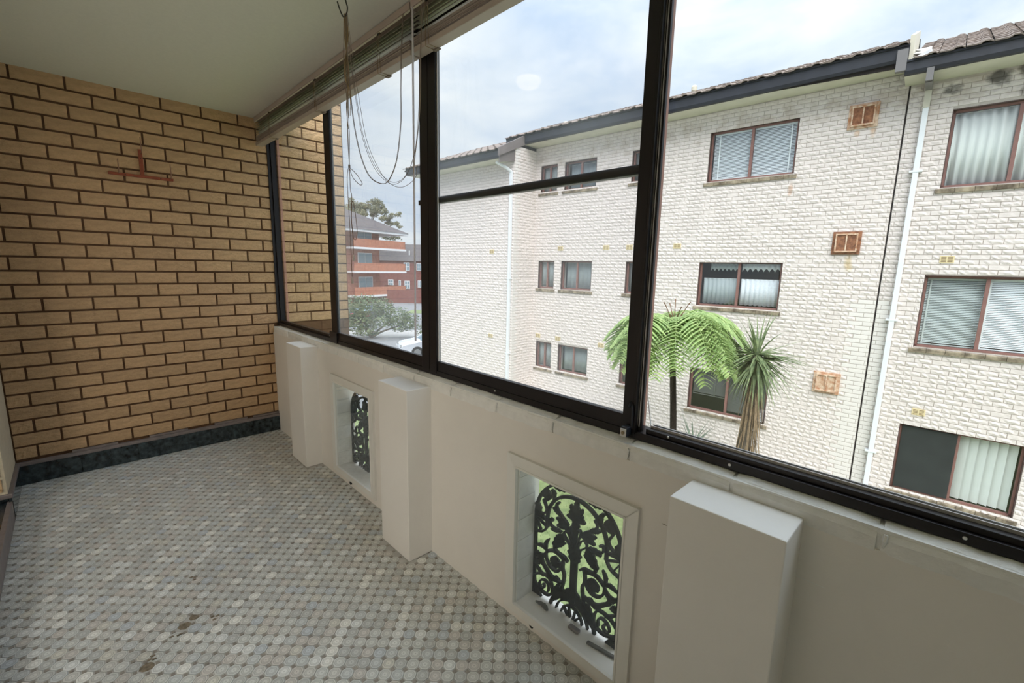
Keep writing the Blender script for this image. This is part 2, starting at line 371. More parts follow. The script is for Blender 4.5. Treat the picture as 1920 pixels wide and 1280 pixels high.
for i in range(-110, 111):
    for j in range(-110, 111):
        c = org+A_*i+B_*j
        if XL+.035 < c.x < XP-.0 and -1.9 < c.y < YE-.035:
            tiles.append(c)
        d = c+(A_+B_)/2
        if XL+.01 < d.x < XP-.005 and -1.9 < d.y < YE-.02: dots.append(d)
missing = [Vector((.193, 2.041)), Vector((.235, 2.07)), Vector((.062, 1.903))]
tiles = [c for c in tiles if min((c-m).length for m in missing) > .024]
pil = [(1.06, .21, .48), (1.065, 1.77, 2.04), (1.085, 3.17, 3.45)]
tiles = [c for c in tiles if not any(c.x > px-.02 and y0-.02 < c.y < y1+.02 for px, y0, y1 in pil)]
tiles.sort(key=lambda c: ((c-Vector((0, 0))).length if in_frame((c.x, c.y, 0)) else 99))
WT = [0]*3+[1]*3+[2]*2+[3]+[4]*3+[5]*2+[6]*2+[7]+[8]*3+[9]
for c in tiles[:300]:
    link('tile', tmesh[rnd.choice(WT)], fl, (c.x, c.y, rnd.uniform(-.0004, .0004)), rot=(rnd.gauss(0, .006), rnd.gauss(0, .006), 0))
vs = []; fs = []; rg = []; tn = []
for c in tiles[300:]:
    b = len(vs); k = rnd.choice(WT)/10+.05; ax, ay = rnd.gauss(0, .006), rnd.gauss(0, .006)
    vs += [(x+c.x, y+c.y, z+x*ax+y*ay) for x, y, z in tv]; fs += [tuple(t+b for t in f) for f in tf]; rg += tring; tn += [k]*len(tv)
me = mesh_from('mosaic_tiles', vs, fs, M['tile']); attr(me, 'ring', rg); attr(me, 'tint', tn)
tag(link('mosaic_tiles', me, fl), kind='stuff')
mb = MB()
for d in dots:
    s_ = .0060; mb.box(d.x-s_, d.x+s_, d.y-s_, d.y+s_, -.0045, -.0008)
tag(mb.build('tile_dots', M['dot'], fl), kind='stuff')
for m_ in missing[:3]:
    mb = MB(); pts = [(m_.x+.026*math.cos(a)*rnd.uniform(.7, 1.1), m_.y+.026*math.sin(a)*rnd.uniform(.7, 1.1)) for a in [k*.785 for k in range(8)]]
    mb.poly(pts, 2, -.0040, -.0022); mb.build('bare_patch', M['substrate'], fl)
for cx, cy in ((.30, 2.0), (.075, 1.93), (.16, 1.99), (.26, 2.33)):
    mb = MB()
    for k in range(3):
        x, y = cx+rnd.uniform(-.02, .02), cy+rnd.uniform(-.02, .02)
        mb.poly([(x, y), (x+.012, y+.002), (x+.008, y+.009), (x-.003, y+.006)], 2, .0005, .003)
    mb.build('tile_chip', M['substrate'], fl)

# ---- ceiling
struct(MB().box(-.62, 1.42, YB-.15, YE+.02, CEIL, CEIL+.16).build('ceiling', M['ceiling']), 'grey-cream painted balcony ceiling', 'ceiling')

# ---- end wall
we = struct(MB().box(XL-.25, 1.87, YE, YE+.22, -3.6, 2.95).build('wall_end', M['mortar']), 'cream textured brick end wall of the balcony running on past the windows', 'wall')
BH, BP = .0858, .2365
mapE = lambda a, b, c: (a, -b, c)
def emesh(Ln, seed):
    v, f = rock_brick(Ln, BH-.0115, .009, 8, 3, .0019, .0022, mapE, seed); return mesh_from('brick', v, f, M['brick'])
full = [emesh(BP-.0105, i) for i in range(8)]
cutcache = {}
for k in range(1, 36):
    z0 = (k+.88)*BH; zc = z0+BH/2
    if zc < .2 or z0 > 2.86: continue
    ph = .425 if k % 2 == 0 else .925
    for m_ in range(-4, 9):
        a0, a1 = (m_+ph)*BP, (m_+1+ph)*BP
        a0c, a1c = max(a0, XL+.002), min(a1, 1.868)
        if zc > 2.56 and a1c < 1.42: continue
        if zc < .9 and a0c > 1.21: continue
        if zc < .9: a1c = min(a1c, 1.215)
        if a1c-a0c < .03: continue
        if a0c == a0 and a1c == a1: me = rnd.choice(full)
        else:
            key = round((a1c-a0c)*200)
            if key not in cutcache: cutcache[key] = emesh(a1c-a0c-.0105, 50+key)
            me = cutcache[key]
        link('brick', me, we, ((a0c+a1c)/2+rnd.uniform(-.0008, .0008), YE+rnd.uniform(-.001, .001), zc+rnd.uniform(-.0006, .0006)), rot=(0, rnd.gauss(0, .0025), 0))
# end face of the wall, beyond the windows, seen edge-on
# ---- baseboards
bb = struct(MB().box(XL, XP, YE-.018, YE-.001, 0, .128).build('baseboard_end', M['granite']), 'dark granite baseboard along the end wall', 'baseboard')
x = XL
while x < XP-.01:
    MB().box(x+.001, min(x+.148, XP)-.001, YE-.026, YE-.016, .001, .127).build('tile', M['granite'], bb, bevel=.001); x += .15
MB().box(XL, XP, YE-.032, YE-.001, .127, .150).build('top_trim', M['trim'], bb, bevel=.003)
for x in (-.1, .31, .72, 1.0):
    MB().box(x, x+.235, YE-.022, YE-.001, .150, .164).build('mortar_edge', M['trim'], bb, bevel=.002)

# ---- house side: short return pier, door threshold, sliding door, rest of the wall
wl = struct(MB().box(XL-.25, XL, 3.59, YE, .15, CEIL).box(XL-.25, XL, YB, .3, 0, CEIL).box(XL-.25, XL, .3, 3.59, 2.15, CEIL).build('wall_left', M['render']), 'cream rendered return wall at the far left corner', 'wall')
for k in range(2, 29):
    zc = (k+.38)*BH
    for off in ((0,) if k % 2 else (0,)):
        link('brick', emesh(.225, 300+k) if k < 6 else full[k % 8], wl, (XL-.128, 3.588, zc))
struct(MB().box(XL-.26, XL-.001, 3.58, YE, 0, .125).build('baseboard_left', M['granite']), 'black granite base under the return wall at the left corner', 'baseboard')
bl = bpy.data.objects['baseboard_left']
MB().box(XL-.27, XL+.018, 3.575, YE-.03, .125, .150).build('top_trim', M['trim'], bl, bevel=.004)
MB().box(XL+.002, XL+.014, 3.57, YE-.03, 0, .125).build('tile', M['granite'], bl)
th = struct(MB().box(XL-.5, XL-.001, .3, 3.57, -.1, .095).build('trim_1', M['darktile']), 'black tiled door threshold along the left edge of the floor', 'threshold')
y = .32
while y < 3.55:
    MB().box(XL-.26, XL-.004, y, min(y+.297, 3.565), .095, .100).build('tile', M['darktile'], th, bevel=.001); y += .3
MB().box(XL-.008, XL+.014, .3, 3.60, 0, .107).build('nosing', M['trim'], th, bevel=.003)
dr = struct(link('door_1', None), 'dark framed sliding glass door to the apartment, left of the balcony', 'door')
mb = MB()
for y0, y1 in ((.3, .35), (1.36, 1.44), (2.44, 2.52), (3.54, 3.59)): mb.box(XL-.20, XL-.15, y0, y1, .10, 2.15)
mb.box(XL-.20, XL-.15, .3, 3.59, .10, .15).box(XL-.20, XL-.15, .3, 3.59, 2.10, 2.15)
mb.build('frame', M['black'], dr)
for y0, y1 in ((.35, 1.36), (1.44, 2.44), (2.52, 3.54)): MB().box(XL-.178, XL-.173, y0, y1, .15, 2.10).build('pane', M['glass'], dr)
rm = MB(); rm.box(-3.9, XL-.25, -1.6, YE, -.02, .08).box(-3.9, XL-.25, -1.6, YE, 2.5, 2.6).box(-4.0, -3.9, -1.6, YE, 0, 2.6).box(-3.9, XL-.25, -1.7, -1.6, 0, 2.6).box(-3.9, XL-.25, YE, YE+.1, 0, 2.6)
struct(rm.build('wall_apartment', M['white']), 'plain white apartment room behind the sliding door', 'wall')
struct(MB().box(XL-.25, 1.42, YB-.15, YB, -.1, CEIL).build('wall_back', M['brick']), 'plain cream end of the balcony behind the viewer', 'wall')

# ---- parapet
def slab(mb, fixed0, fixed1, aR, zR, holes, put):
    az = sorted({aR[0], aR[1], *[h for H in holes for h in H[:2]]}); zz = sorted({zR[0], zR[1], *[h for H in holes for h in H[2:]]})
    for a0, a1 in zip(az, az[1:]):
        for z0, z1 in zip(zz, zz[1:]):
            if any(H[0] <= a0 and a1 <= H[1] and H[2] <= z0 and z1 <= H[3] for H in holes): continue
            put(mb, a0, a1, z0, z1)
niches = [(.678, 1.168, .070, .672), (2.395, 2.895, .078, .675)]
mb = MB(); slab(mb, 0, 0, (YB, YE), (-.15, .860), niches, lambda m, a0, a1, z0, z1: m.box(XP, 1.33, a0, a1, z0, z1))
wr = struct(mb.build('wall_right', M['white']), 'white painted parapet wall under the window', 'wall')
MB().box(1.205, 1.325, YB, YE, .855, .9085).build('joint_core', M['white2'], wr)
struct(MB().box(-.62, 1.34, YB-.15, YE+.2, -3.6, -.121).build('wall_lower', M['brick']), 'cream brick wall of the storey below the balcony', 'wall')
# painted brick-on-edge coping
yj = [.0712-.307*i for i in range(13, 0, -1)]+[.0712+.308*i for i in range(0, 14)]
for a, b in zip(yj, yj[1:]):
    if a < YB or a > YE-.05: continue
    b = min(b, YE-.002); L_ = b-a-.009; me = MB()
    n = 8; jig = [rnd.uniform(-.0022, .0022) for _ in range(n+1)]; prof0 = [(XP-.001, .857), (XP-.002, .890), (XP+.003, .901), (XP+.012, .909), (XP+.036, .9175), (1.328, .9175), (1.328, .857)]
    vs = []; fs = []
    for i in range(n+1):
        yy = a+.0045+L_*i/n; ee = .003 if i in (0, n) else 0
        for px, pz in prof0:
            vs.append((px+(jig[i]*.6+ee*.5 if px < XP+.03 else 0), yy, pz+(jig[i]-ee if pz > .88 else (jig[i]*1.2 if px < XP and pz < .86 else 0))))
    k_ = len(prof0)
    for i in range(n):
        for p_ in range(k_): fs.append((i*k_+p_, (i+1)*k_+p_, (i+1)*k_+(p_+1) % k_, i*k_+(p_+1) % k_))
    fs += [tuple(range(k_)), tuple(range(n*k_+k_-1, n*k_-1, -1))]
    me.add(vs, fs).build('brick', M['white2'], wr)
mb = MB()
PZ = .873
for px, y0, y1 in pil:
    o = MB().box(px, XP+.01, y0, y1, 0, PZ).build('pilaster', M['pilaster'], wr, bevel=.0035)
# plaster drips and scratches under coping
for y, z in ((3.75, .885), (.688, .875), (.06, .88), (1.0, .88), (1.30, .882), (1.61, .882)):
    MB().tube([(XP-.001, y, z+.02), (XP-.004, y+.001, z+.006), (XP-.001, y+.002, z-.012)], [.004, .0045, .001], 6).build('plaster_drip', M['white2'], wr)
for y, z in ((1.065, .028), (2.70, .024)):
    MB().lathe([(.011, -.006), (.012, .004), (.006, .004)], 10).build('plug', M['black'], wr, (XP-.004, y, z)).rotation_euler = (0, R(-90), 0)
for y, z, l in ((.545, .70, .014), (.15, .72, .06)):
    MB().box(XP-.0006, XP+.001, y, y+l, z, z+.0016).build('scratch', M['mortar' if l < .02 else 'white2'], wr)
# niche reveals of painted brick
for ni, (y0, y1, z0, z1) in enumerate(niches):
    z = z0
    while z < z1-.01:
        zt = min(z+.092, z1)
        for ya, yb in ((y1-.006, y1+.001), (y0-.001, y0+.004)):
            MB().box(XP+.004, 1.30, ya, yb, z+.001, zt-.001).build('brick', M['white2'], wr, bevel=.0012)
        z = zt
    MB().box(XP+.004, 1.34, y0, y1, z0-.01, z0-.001).build('sill', M['white2'], wr)

# ---- niche windows and grilles
def niche_window(n, y0, y1, z0, z1, lab):
    f = .048; r = struct(link('window_%d' % n, None), lab, 'window')
    X0, X1 = XP-.014, XP-.0005
    def side(pts): return MB().poly(pts, 0, X0, X1)
    Y0, Y1, Z0, Z1 = y0-f, y1+f, z0-f*.75, z1+f
    for pts in ([(Y0, Z0), (Y1, Z0), (y1, z0), (y0, z0)], [(Y0, Z1), (Y1, Z1), (y1, z1), (y0, z1)], [(Y0, Z0), (y0, z0), (y0, z1), (Y0, Z1)], [(Y1, Z0), (y1, z0), (y1, z1), (Y1, Z1)]):
        side(pts).build('frame_board', M['timber'], r, bevel=.0006)
    b = .005
    MB().box(X0+.004, X1+.0004, Y0+.003, y0-.001, Z0+.003, Z1-.003).box(X0+.004, X1+.0004, y1+.001, Y1-.003, Z0+.003, Z1-.003).box(X0+.004, X1+.0004, y0-.001, y1+.001, Z0+.003, z0-.001).box(X0+.004, X1+.0004, y0-.001, y1+.001, z1+.001, Z1-.003).build('frame_back', M['timber'], r)
    MB().box(X0-.003, X1, y0-b, y0+.002, z0-b, z1+b).box(X0-.003, X1, y1-.002, y1+b, z0-b, z1+b).box(X0-.003, X1, y0, y1, z0-b, z0+.003).box(X0-.003, X1, y0, y1, z1-.003, z1+b).build('bead', M['timber'], r)
    MB().box(XP-.006, XP-.003, y0+.001, y1-.001, z0+.001, z1-.001).build('pane', M['nicheglass'], r)
niche_window(1, *niches[1][:2], *niches[1][2:], 'far small white framed window low in the parapet, showing the farther iron grille')
niche_window(2, *niches[0][:2], *niches[0][2:], 'near small white framed window low in the parapet, showing the nearer iron grille')

STROKES = [
('scroll',.010,.006,[(-.084,.528),(-.091,.529),(-.098,.514),(-.089,.496),(-.070,.481),(-.052,.470),(-.034,.456)]),
('leaf',.004,.018,[(-.116,.500),(-.089,.490),(-.061,.478)]),
('scroll',.009,.006,[(-.112,.440),(-.124,.446),(-.130,.437),(-.125,.419),(-.099,.413),(-.067,.413)]),
('leaf',.003,.018,[(-.122,.402),(-.094,.410),(-.071,.412)]),
('leaf',.004,.022,[(-.096,.464),(-.065,.457),(-.034,.452)]),
('leaf',.004,.022,[(-.092,.432),(-.060,.442),(-.025,.440)]),
('leaf',.004,.018,[(-.028,.550),(-.018,.530),(-.001,.512)]),
('leaf',.004,.020,[(-.044,.496),(-.022,.500),(-.001,.484)]),
('leaf',.004,.016,[(-.034,.520),(-.016,.510),(-.001,.498)]),
('petal',.006,.006,[(-.006,.376),(-.014,.410),(-.025,.445),(-.020,.460),(-.008,.448),(-.005,.414),(-.003,.378)]),
('petal',.006,.006,[(-.019,.374),(-.038,.390),(-.056,.412),(-.045,.428),(-.030,.420),(-.020,.399),(-.012,.377)]),
('leaf',.010,.034,[(-.104,.341),(-.074,.377),(-.058,.408)]),
('leaf',.005,.022,[(-.112,.344),(-.086,.350),(-.045,.373)]),
('scroll',.010,.008,[(-.100,.341),(-.099,.326),(-.080,.316),(-.048,.313),(-.030,.299)]),
('leaf',.002,.014,[(-.130,.354),(-.146,.325),(-.142,.288)]),
('scroll',.008,.013,[(-.143,.292),(-.142,.262),(-.122,.236),(-.090,.230),(-.066,.250),(-.072,.278)]),
('bud',.022,.034,[(-.108,.286),(-.095,.268),(-.080,.248)]),
('leaf',.003,.014,[(-.200,.296),(-.165,.306),(-.140,.295)]),
('scroll',.012,.012,[(-.140,.293),(-.108,.312),(-.080,.312),(-.045,.300)]),
('leaf',.006,.018,[(-.195,.270),(-.183,.256),(-.160,.262),(-.140,.290)]),
('stem',.014,.010,[(-.173,.258),(-.157,.228),(-.136,.207),(-.118,.187),(-.100,.182)]),
('leaf',.010,.020,[(-.205,.224),(-.190,.224),(-.172,.218)]),
('leaf',.003,.012,[(-.200,.206),(-.169,.181),(-.150,.172)]),
('scroll',.008,.008,[(-.205,.436),(-.171,.440),(-.146,.424),(-.145,.400),(-.165,.372),(-.205,.358)]),
('spoke',.006,.006,[(-.205,.424),(-.150,.402)]),('spoke',.006,.006,[(-.205,.418),(-.176,.373)]),('spoke',.006,.006,[(-.205,.432),(-.147,.428)]),
('scroll',.008,.010,[(-.206,.462),(-.186,.448),(-.162,.453),(-.148,.474),(-.158,.498),(-.165,.514),(-.144,.520),(-.131,.540),(-.148,.558),(-.170,.545)]),
('bud',.018,.030,[(-.172,.552),(-.155,.538),(-.150,.522)]),
('leaf',.008,.024,[(-.210,.485),(-.192,.467),(-.198,.438)]),
('leaf',.012,.028,[(-.125,.606),(-.085,.600),(-.030,.607)]),
('leaf',.004,.014,[(-.128,.572),(-.112,.560),(-.116,.530)]),
('scroll',.006,.007,[(-.157,.132),(-.149,.136),(-.147,.122),(-.161,.112),(-.175,.122),(-.166,.147),(-.140,.156),(-.124,.142),(-.126,.114)]),
('scroll',.008,.010,[(-.205,.150),(-.185,.168),(-.159,.180),(-.124,.180),(-.108,.158),(-.104,.123),(-.120,.102),(-.150,.096),(-.190,.110),(-.206,.130)]),
('stem',.012,.014,[(-.055,.195),(-.085,.190),(-.115,.196),(-.142,.215),(-.172,.238)]),
('leaf',.006,.020,[(-.100,.182),(-.085,.196),(-.062,.190)]),
('stem',.012,.010,[(-.052,.300),(-.055,.262),(-.045,.232),(-.051,.186),(-.062,.145)]),
('leaf',.006,.030,[(-.072,.180),(-.080,.140),(-.102,.105)]),
('leaf',.006,.026,[(-.045,.170),(-.073,.134),(-.100,.088)]),
('leaf',.006,.030,[(-.003,.200),(-.034,.155),(-.088,.120)]),
('spoke',.010,.004,[(-.010,.060),(-.045,.100)]),('spoke',.010,.004,[(-.006,.060),(-.018,.120)]),
('leaf',.008,.018,[(-.205,.066),(-.178,.076),(-.160,.052)]),
('leaf',.006,.014,[(-.205,.098),(-.185,.090),(-.165,.070)]),
('spoke',.007,.007,[(-.205,.050),(-.112,.050)]),
]
def ribbon(pts, w0, w1, leaf=False, x=.006):
    P = spline([(a, b, 0) for a, b in pts], 5 if len(pts) > 2 else 3); n = len(P); lft = []; rgt = []
    for i, p_ in enumerate(P):
        t = (P[min(i+1, n-1)]-P[max(i-1, 0)]).normalized(); nn = Vector((-t.y, t.x, 0)); s = i/(n-1)
        w = (w0*(1-s)+w0*.5*s+w1*math.sin(math.pi*min(1, s*1.02))) if leaf else w0+(w1-w0)*s
        if leaf: w *= 1+.13*(1 if i % 2 else -1)*(0 < i < n-1)
        w = max(w, .002)
        lft.append(p_+nn*w/2); rgt.append(p_-nn*w/2)
    m = MB(); vs = []; 
    for a, b in zip(lft, rgt): vs += [(-x, a.x, a.y), (-x, b.x, b.y), (x, a.x, a.y), (x, b.x, b.y)]
    fs = []
    for i in range(n-1):
        a = i*4; b = a+4
        fs += [(a, b, b+1, a+1), (a+2, a+3, b+3, b+2), (a, a+2, b+2, b), (a+1, b+1, b+3, a+3)]
    fs += [(0, 1, 3, 2), ((n-1)*4, (n-1)*4+2, (n-1)*4+3, (n-1)*4+1)]
    return m.add(vs, fs)
def arc(rx, ry, cz, a0, a1, n=14): return [(rx*math.cos(R(a0+(a1-a0)*i/n)), cz+ry*math.sin(R(a0+(a1-a0)*i/n))) for i in range(n+1)]
grille0 = thing('iron_grille', 'black cast-iron scrollwork grille behind the nearer small window', 'grille', (1.305, .9507, .045), group='scrollwork grilles in the parapet openings')
def gp(name, pts, w0, w1, leaf=False):
    # y axis of the world runs opposite to the traced u axis; z measured from the base
    pts2 = [(-u, v-.045) for u, v in pts]
    ribbon(pts2, w0, w1, leaf, .005 if leaf else .0065).build(name, M['iron'], grille0)
for sgn in (1, -1):
    gp('side_bar', [(-.205*sgn, .045), (-.205*sgn, .45)], .011, .011)
gp('outer_arch', arc(.205, .19, .44, 180, 0), .012, .012)
gp('inner_arch', [(-.142, .400)]+arc(.144, .142, .438, 180, 0)+[(.142, .400)], .012, .012)
gp('base_bar', [(-.21, .050), (.21, .050)], .012, .012)
gp('base_arch', arc(.112, .115, .050, 180, 0), .012, .012); gp('base_arch', arc(.080, .085, .055, 180, 0), .007, .007); gp('base_arch', arc(.053, .060, .058, 180, 0), .006, .006)
gp('centre_leaf', [(0, .580), (0, .545), (0, .500), (0, .450), (0, .380)], .004, .034, True)
gp('boss', [(0, .400), (0, .350), (0, .300)], .012, .052, True)
gp('column', [(0, .330), (0, .280), (0, .230), (0, .170), (0, .130)], .030, .026)
for nm, w0, w1, pts in STROKES:
    for sgn in (1, -1):
        gp(nm if nm != 'bud' else 'bud', [(u*sgn, v) for u, v in pts], w0, w1, nm in ('leaf', 'bud'))
g2 = grille0.copy(); COL.objects.link(g2); g2.location = (1.305, 2.682, .052); g2['label'] = 'black cast-iron scrollwork grille behind the farther small window'
for ch in list(grille0.children):
    c = ch.copy(); COL.objects.link(c); c.parent = g2
tag(ribbon([(.0, .0), (.03, .01), (.07, .004)], .006, .016, True, .002).build('dead_leaf', M['debris'], None, (1.255, 1.035, .078)), 'grey curled dead leaf on the sill of the nearer small window, left part', 'leaf')
bpy.data.objects['dead_leaf'].rotation_euler = (0, R(80), 0)
tag(MB().box(-.011, .011, -.024, .024, 0, .012).build('plastic_clip', M['trim'], None, (1.262, .905, .0705), bevel=.004), 'small grey clip lying on the sill of the nearer small window', 'clip')
o = tag(MB().box(-.007, .007, -.06, .06, 0, .010).build('timber_offcut', M['debris'], None, (1.258, .775, .0705), bevel=.003), 'grey stick lying on the sill at the right of the nearer small window', 'stick'); o.rotation_euler = (0, 0, R(8))

# ---- main window band
XF = 1.236
wn = struct(link('window_3', None), 'long black aluminium sliding window band above the parapet', 'window')
def fr(name, y0, y1, z0, z1, x0=XF, x1=1.312, m='black', bevel=.0015): return MB().box(x0, x1, y0, y1, z0, z1).build(name, M[m], wn, bevel=bevel)
fr('sill_rail', YB, YE, .919, .944)
fr('sill_track', YB, .66, .944, .958, XF+.012, 1.288); MB().box(XF+.034, XF+.037, YB, .655, .958, .9655).box(XF+.050, XF+.053, YB, .655, .958, .9655).build('track_lip', M['track'], wn)
fr('head_rail', YB, YE, 2.44, 2.50); MB().box(XF-.006, 1.33, YB, YE, 2.50, CEIL).build('lintel', M['fascia'], wn)
fr('jamb', YE-.018, YE-.001, .944, 2.44, XF, XF+.022); fr('jamb', YE-.032, YE-.001, .944, 2.44, XF+.022, 1.30); fr('outer_jamb', YE-.055, YE-.012, .925, 2.45, 1.30, 1.318, 'pinkbrown')
# pane 0 (far left, fixed)
fr('bottom_rail', 2.99, YE-.03, .944, .964, XF+.016, XF+.04)
MB().box(1.268, 1.272, 2.98, YE-.03, .955, 2.44).build('pane', M['glass'], wn)
# mullion 1: sliding stile, latch
fr('stile', 2.912, 3.000, .944, 2.44, XF+.004, XF+.026)
fr('latch', 2.905, 3.02, .925, .995, XF-.006, XF+.006, bevel=.003)
fr('outer_stile', 3.035, 3.06, .95, 2.44, 1.300, 1.312, 'pinkbrown')
# pane 1
fr('bottom_rail', 1.83, 2.915, .944, .995, XF+.004, XF+.026)
MB().box(XF+.014, XF+.018, 1.85, 2.91, .99, 2.44).build('pane', M['glassdirty'], wn)
# mullion 2
fr('stile', 1.832, 1.898, .93, 2.44, XF-.002, XF+.026); fr('stile', 1.772, 1.828, .93, 2.44, XF-.002, XF+.024); fr('stile_lip', 1.765, 1.772, .99, 2.44, XF+.006, XF+.012, 'track')
fr('stile', 1.85, 1.93, .92, 2.44, XF+.030, 1.312)
# pane 2
fr('bottom_rail', .70, 1.772, .944, .990, XF+.003, XF+.026)
MB().box(XF+.012, XF+.016, .72, 1.775, .985, 2.44).build('pane', M['glasshaze'], wn)
fr('glazing_bar', .70, 1.86, 1.733, 1.762, XF+.018, XF+.045); fr('glazing_bar', 1.86, 1.945, 1.737, 1.760, XF+.018, XF+.045)
# mullion 3
fr('stile', .700, .738, .944, 2.44, XF, XF+.026); fr('stile', .690, .699, .935, 2.44, XF-.004, XF+.02)
fr('jamb', .676, .700, .935, 2.44, XF+.014, 1.262); fr('jamb', .716, .74, .935, 2.44, 1.262, 1.31)
for yy in (.690, .683): MB().box(XF+.0105, XF+.014, yy-.0011, yy+.0011, .96, 2.44).build('track_lip', M['track'], wn)
fr('outer_jamb', .703, .74, .93, 2.45, 1.311, 1.326, 'pinkbrown')
# pane 3
MB().box(1.282, 1.286, YB, .70, .955, 2.44).build('pane', M['glass'], wn)
fr('stile', -1.30, -1.22, .944, 2.44)
# lock
lk = MB().box(XF-.034, XF-.002, .700, .722, .928, .962).build('lock', M['gutter'], wn, bevel=.004)
MB().box(XF-.037, XF-.033, .7005, .7215, .930, .956).build('lock_face', M['silver'], lk, bevel=.001)
MB().lathe([(.0055, 0), (.0055, .003), (.004, .004)], 12).build('keyhole', M['brass'], lk, (XF-.037, .711, .943)).rotation_euler = (0, R(-90), 0)
MB().tube([(XF-.006, .700, .955), (XF-.010, .697, 1.00), (XF-.010, .700, 1.028), (XF-.006, .708, 1.036), (XF-.004, .714, 1.02)], .0036, 8).build('handle', M['gutter'], wn)
for yy, zz in ((.585, .953), (.40, .932), (-.055, .933), (3.06, .957), (1.35, .935)):
    MB().lathe([(.0042, 0), (.0038, .0015), (.002, .0018)], 10).build('screw', M['silver'], wn, (XF-.0005+(.012 if zz > .945 else 0), yy, zz)).rotation_euler = (0, R(-90), 0)
tag(MB().tube(spline([(1.345, .775, 1.3), (1.345, .745, 1.20), (1.347, .728, 1.10), (1.347, .705, .99), (1.35, .69, .90)], 4), .0022, 6).build('white_cable', M['pipe']), 'thin white cable hanging outside beside the near black mullion', 'cable')

# ---- blinds
def blind(lab, y0, y1, ladders):
    r = thing('venetian_blind', lab, 'blind', (1.172, (y0+y1)/2, 2.34), group='raised venetian blinds under the ceiling')
    l = (y1-y0)/2
    def b(name, x0, x1, z0, z1, m, inset=0, bev=.001): return MB().box(x0-1.172, x1-1.172, -l+inset, l-inset, z0-2.34, z1-2.34).build(name, M[m], r, bevel=bev)
    b('head_rail', 1.147, 1.200, 2.522, 2.551, 'rail'); b('head_rail_lip', 1.151, 1.153, 2.512, 2.522, 'blind')
    z = 2.492
    while z > 2.405:
        m = MB(); xs = 1.150+rnd.uniform(0, .002); th_ = rnd.uniform(.55, .75); c_, s_ = math.cos(th_), math.sin(th_); pr = []
        for u, k in ((0, 0), (.016, .0022), (.032, .0022), (.048, 0)): pr.append((xs+u*c_-k*s_-1.172, z+u*s_*.62+k*c_-2.34))
        pr += [(p[0]+.0006, p[1]+.0012) for p in pr[::-1]]
        m.poly(pr, 1, -l+.008, l-.008); m.build('slat', M['blind'], r); z -= rnd.uniform(.015, .021)
    z = 2.405
    while z > 2.372:
        xs = 1.151+rnd.uniform(0, .004); m = MB()
        m.poly([(xs-1.172, z-2.34), (xs+.048-1.172, z-2.34), (xs+.048-1.172, z-2.34+.0018), (xs-1.172, z-2.34+.0018)], 1, -l+.008, l-.008); m.build('slat', M['rail'], r); z -= .0048  # tight lower slats take the browner rail colour as their shadow
    b('bottom_rail', 1.149, 1.200, 2.343, 2.366, 'rail', bev=.003)
    for yy in ladders:
        for dy in (-.012, .012):
            MB().tube([(1.1475-1.172, yy+dy-(y0+y1)/2, 2.515-2.34), (1.144-1.172, yy+dy*.6-(y0+y1)/2, 2.45-2.34), (1.1465-1.172, yy+dy-(y0+y1)/2, 2.37-2.34), (1.1475-1.172, yy+dy-(y0+y1)/2, 2.342-2.34), (1.201-1.172, yy+dy-(y0+y1)/2, 2.341-2.34)], .0011, 5).build('ladder_cord', M['cord'], r)
        MB().box(1.146-1.172, 1.152-1.172, yy-.012-(y0+y1)/2, yy+.012-(y0+y1)/2, 2.508-2.34, 2.514-2.34).build('cord_guide', M['hook'], r)
        MB().box(1.188-1.172, 1.204-1.172, yy-.018-(y0+y1)/2, yy+.018-(y0+y1)/2, 2.3385-2.34, 2.343-2.34).build('rail_clip', M['cordgrey'], r)
    return r, Vector((1.172, (y0+y1)/2, 2.34))
b1, o1 = blind('farther cream venetian blind, raised, over the left window panes', 1.832, YE-.045, (3.72, 2.87, 2.10))
b2, o2 = blind('nearer cream venetian blind, raised, above the middle pane', -.30, 1.822, (1.70, .95, .1))
ROT = [.0018]
def cords(root, o, name, pts, r=.0012, m='cordgrey', n=4):
    P = [p-o for p in spline([Vector(p) for p in pts], n)]
    return MB().tube(P, r, 5).build(name, M[m], root, smooth=True)
L1 = [(0.93, 1.975, 2.471), (0.947, 1.997, 2.308), (0.963, 2.016, 2.174), (0.98, 2.024, 2.049), (0.997, 2.003, 1.922), (1.013, 1.956, 1.835), (1.03, 1.88, 1.8), (1.047, 1.843, 1.82), (1.063, 1.806, 1.904), (1.08, 1.798, 2.058), (1.097, 1.824, 2.187), (1.113, 1.837, 2.372), (1.13, 1.85, 2.505)]
L2 = [(0.93, 1.961, 2.466), (0.947, 1.969, 2.3), (0.963, 1.966, 2.162), (0.98, 1.949, 2.004), (0.997, 1.893, 1.881), (1.013, 1.822, 1.813), (1.03, 1.765, 1.793), (1.047, 1.708, 1.822), (1.063, 1.664, 1.912), (1.08, 1.659, 2.058), (1.097, 1.676, 2.207), (1.113, 1.681, 2.435), (1.13, 1.694, 2.52)]
L3 = [(0.93, 1.954, 2.464), (0.947, 1.96, 2.326), (0.963, 1.945, 2.157), (0.98, 1.922, 1.987), (0.997, 1.867, 1.871), (1.013, 1.798, 1.794), (1.03, 1.718, 1.768), (1.047, 1.646, 1.797), (1.063, 1.66, 1.842), (1.08, 1.708, 1.887), (1.097, 1.692, 2.011), (1.113, 1.704, 2.22), (1.13, 1.713, 2.396), (1.145, 1.71, 2.52)]
for d in (0, .006): cords(b1, o1, 'lift_cord', [(x, y+d, z) for x, y, z in L1])
for d in (0, .007): cords(b2, o2, 'lift_cord', [(x, y+d, z-d) for x, y, z in L2], .0010)
cords(b2, o2, 'lift_cord', L3, .0010)
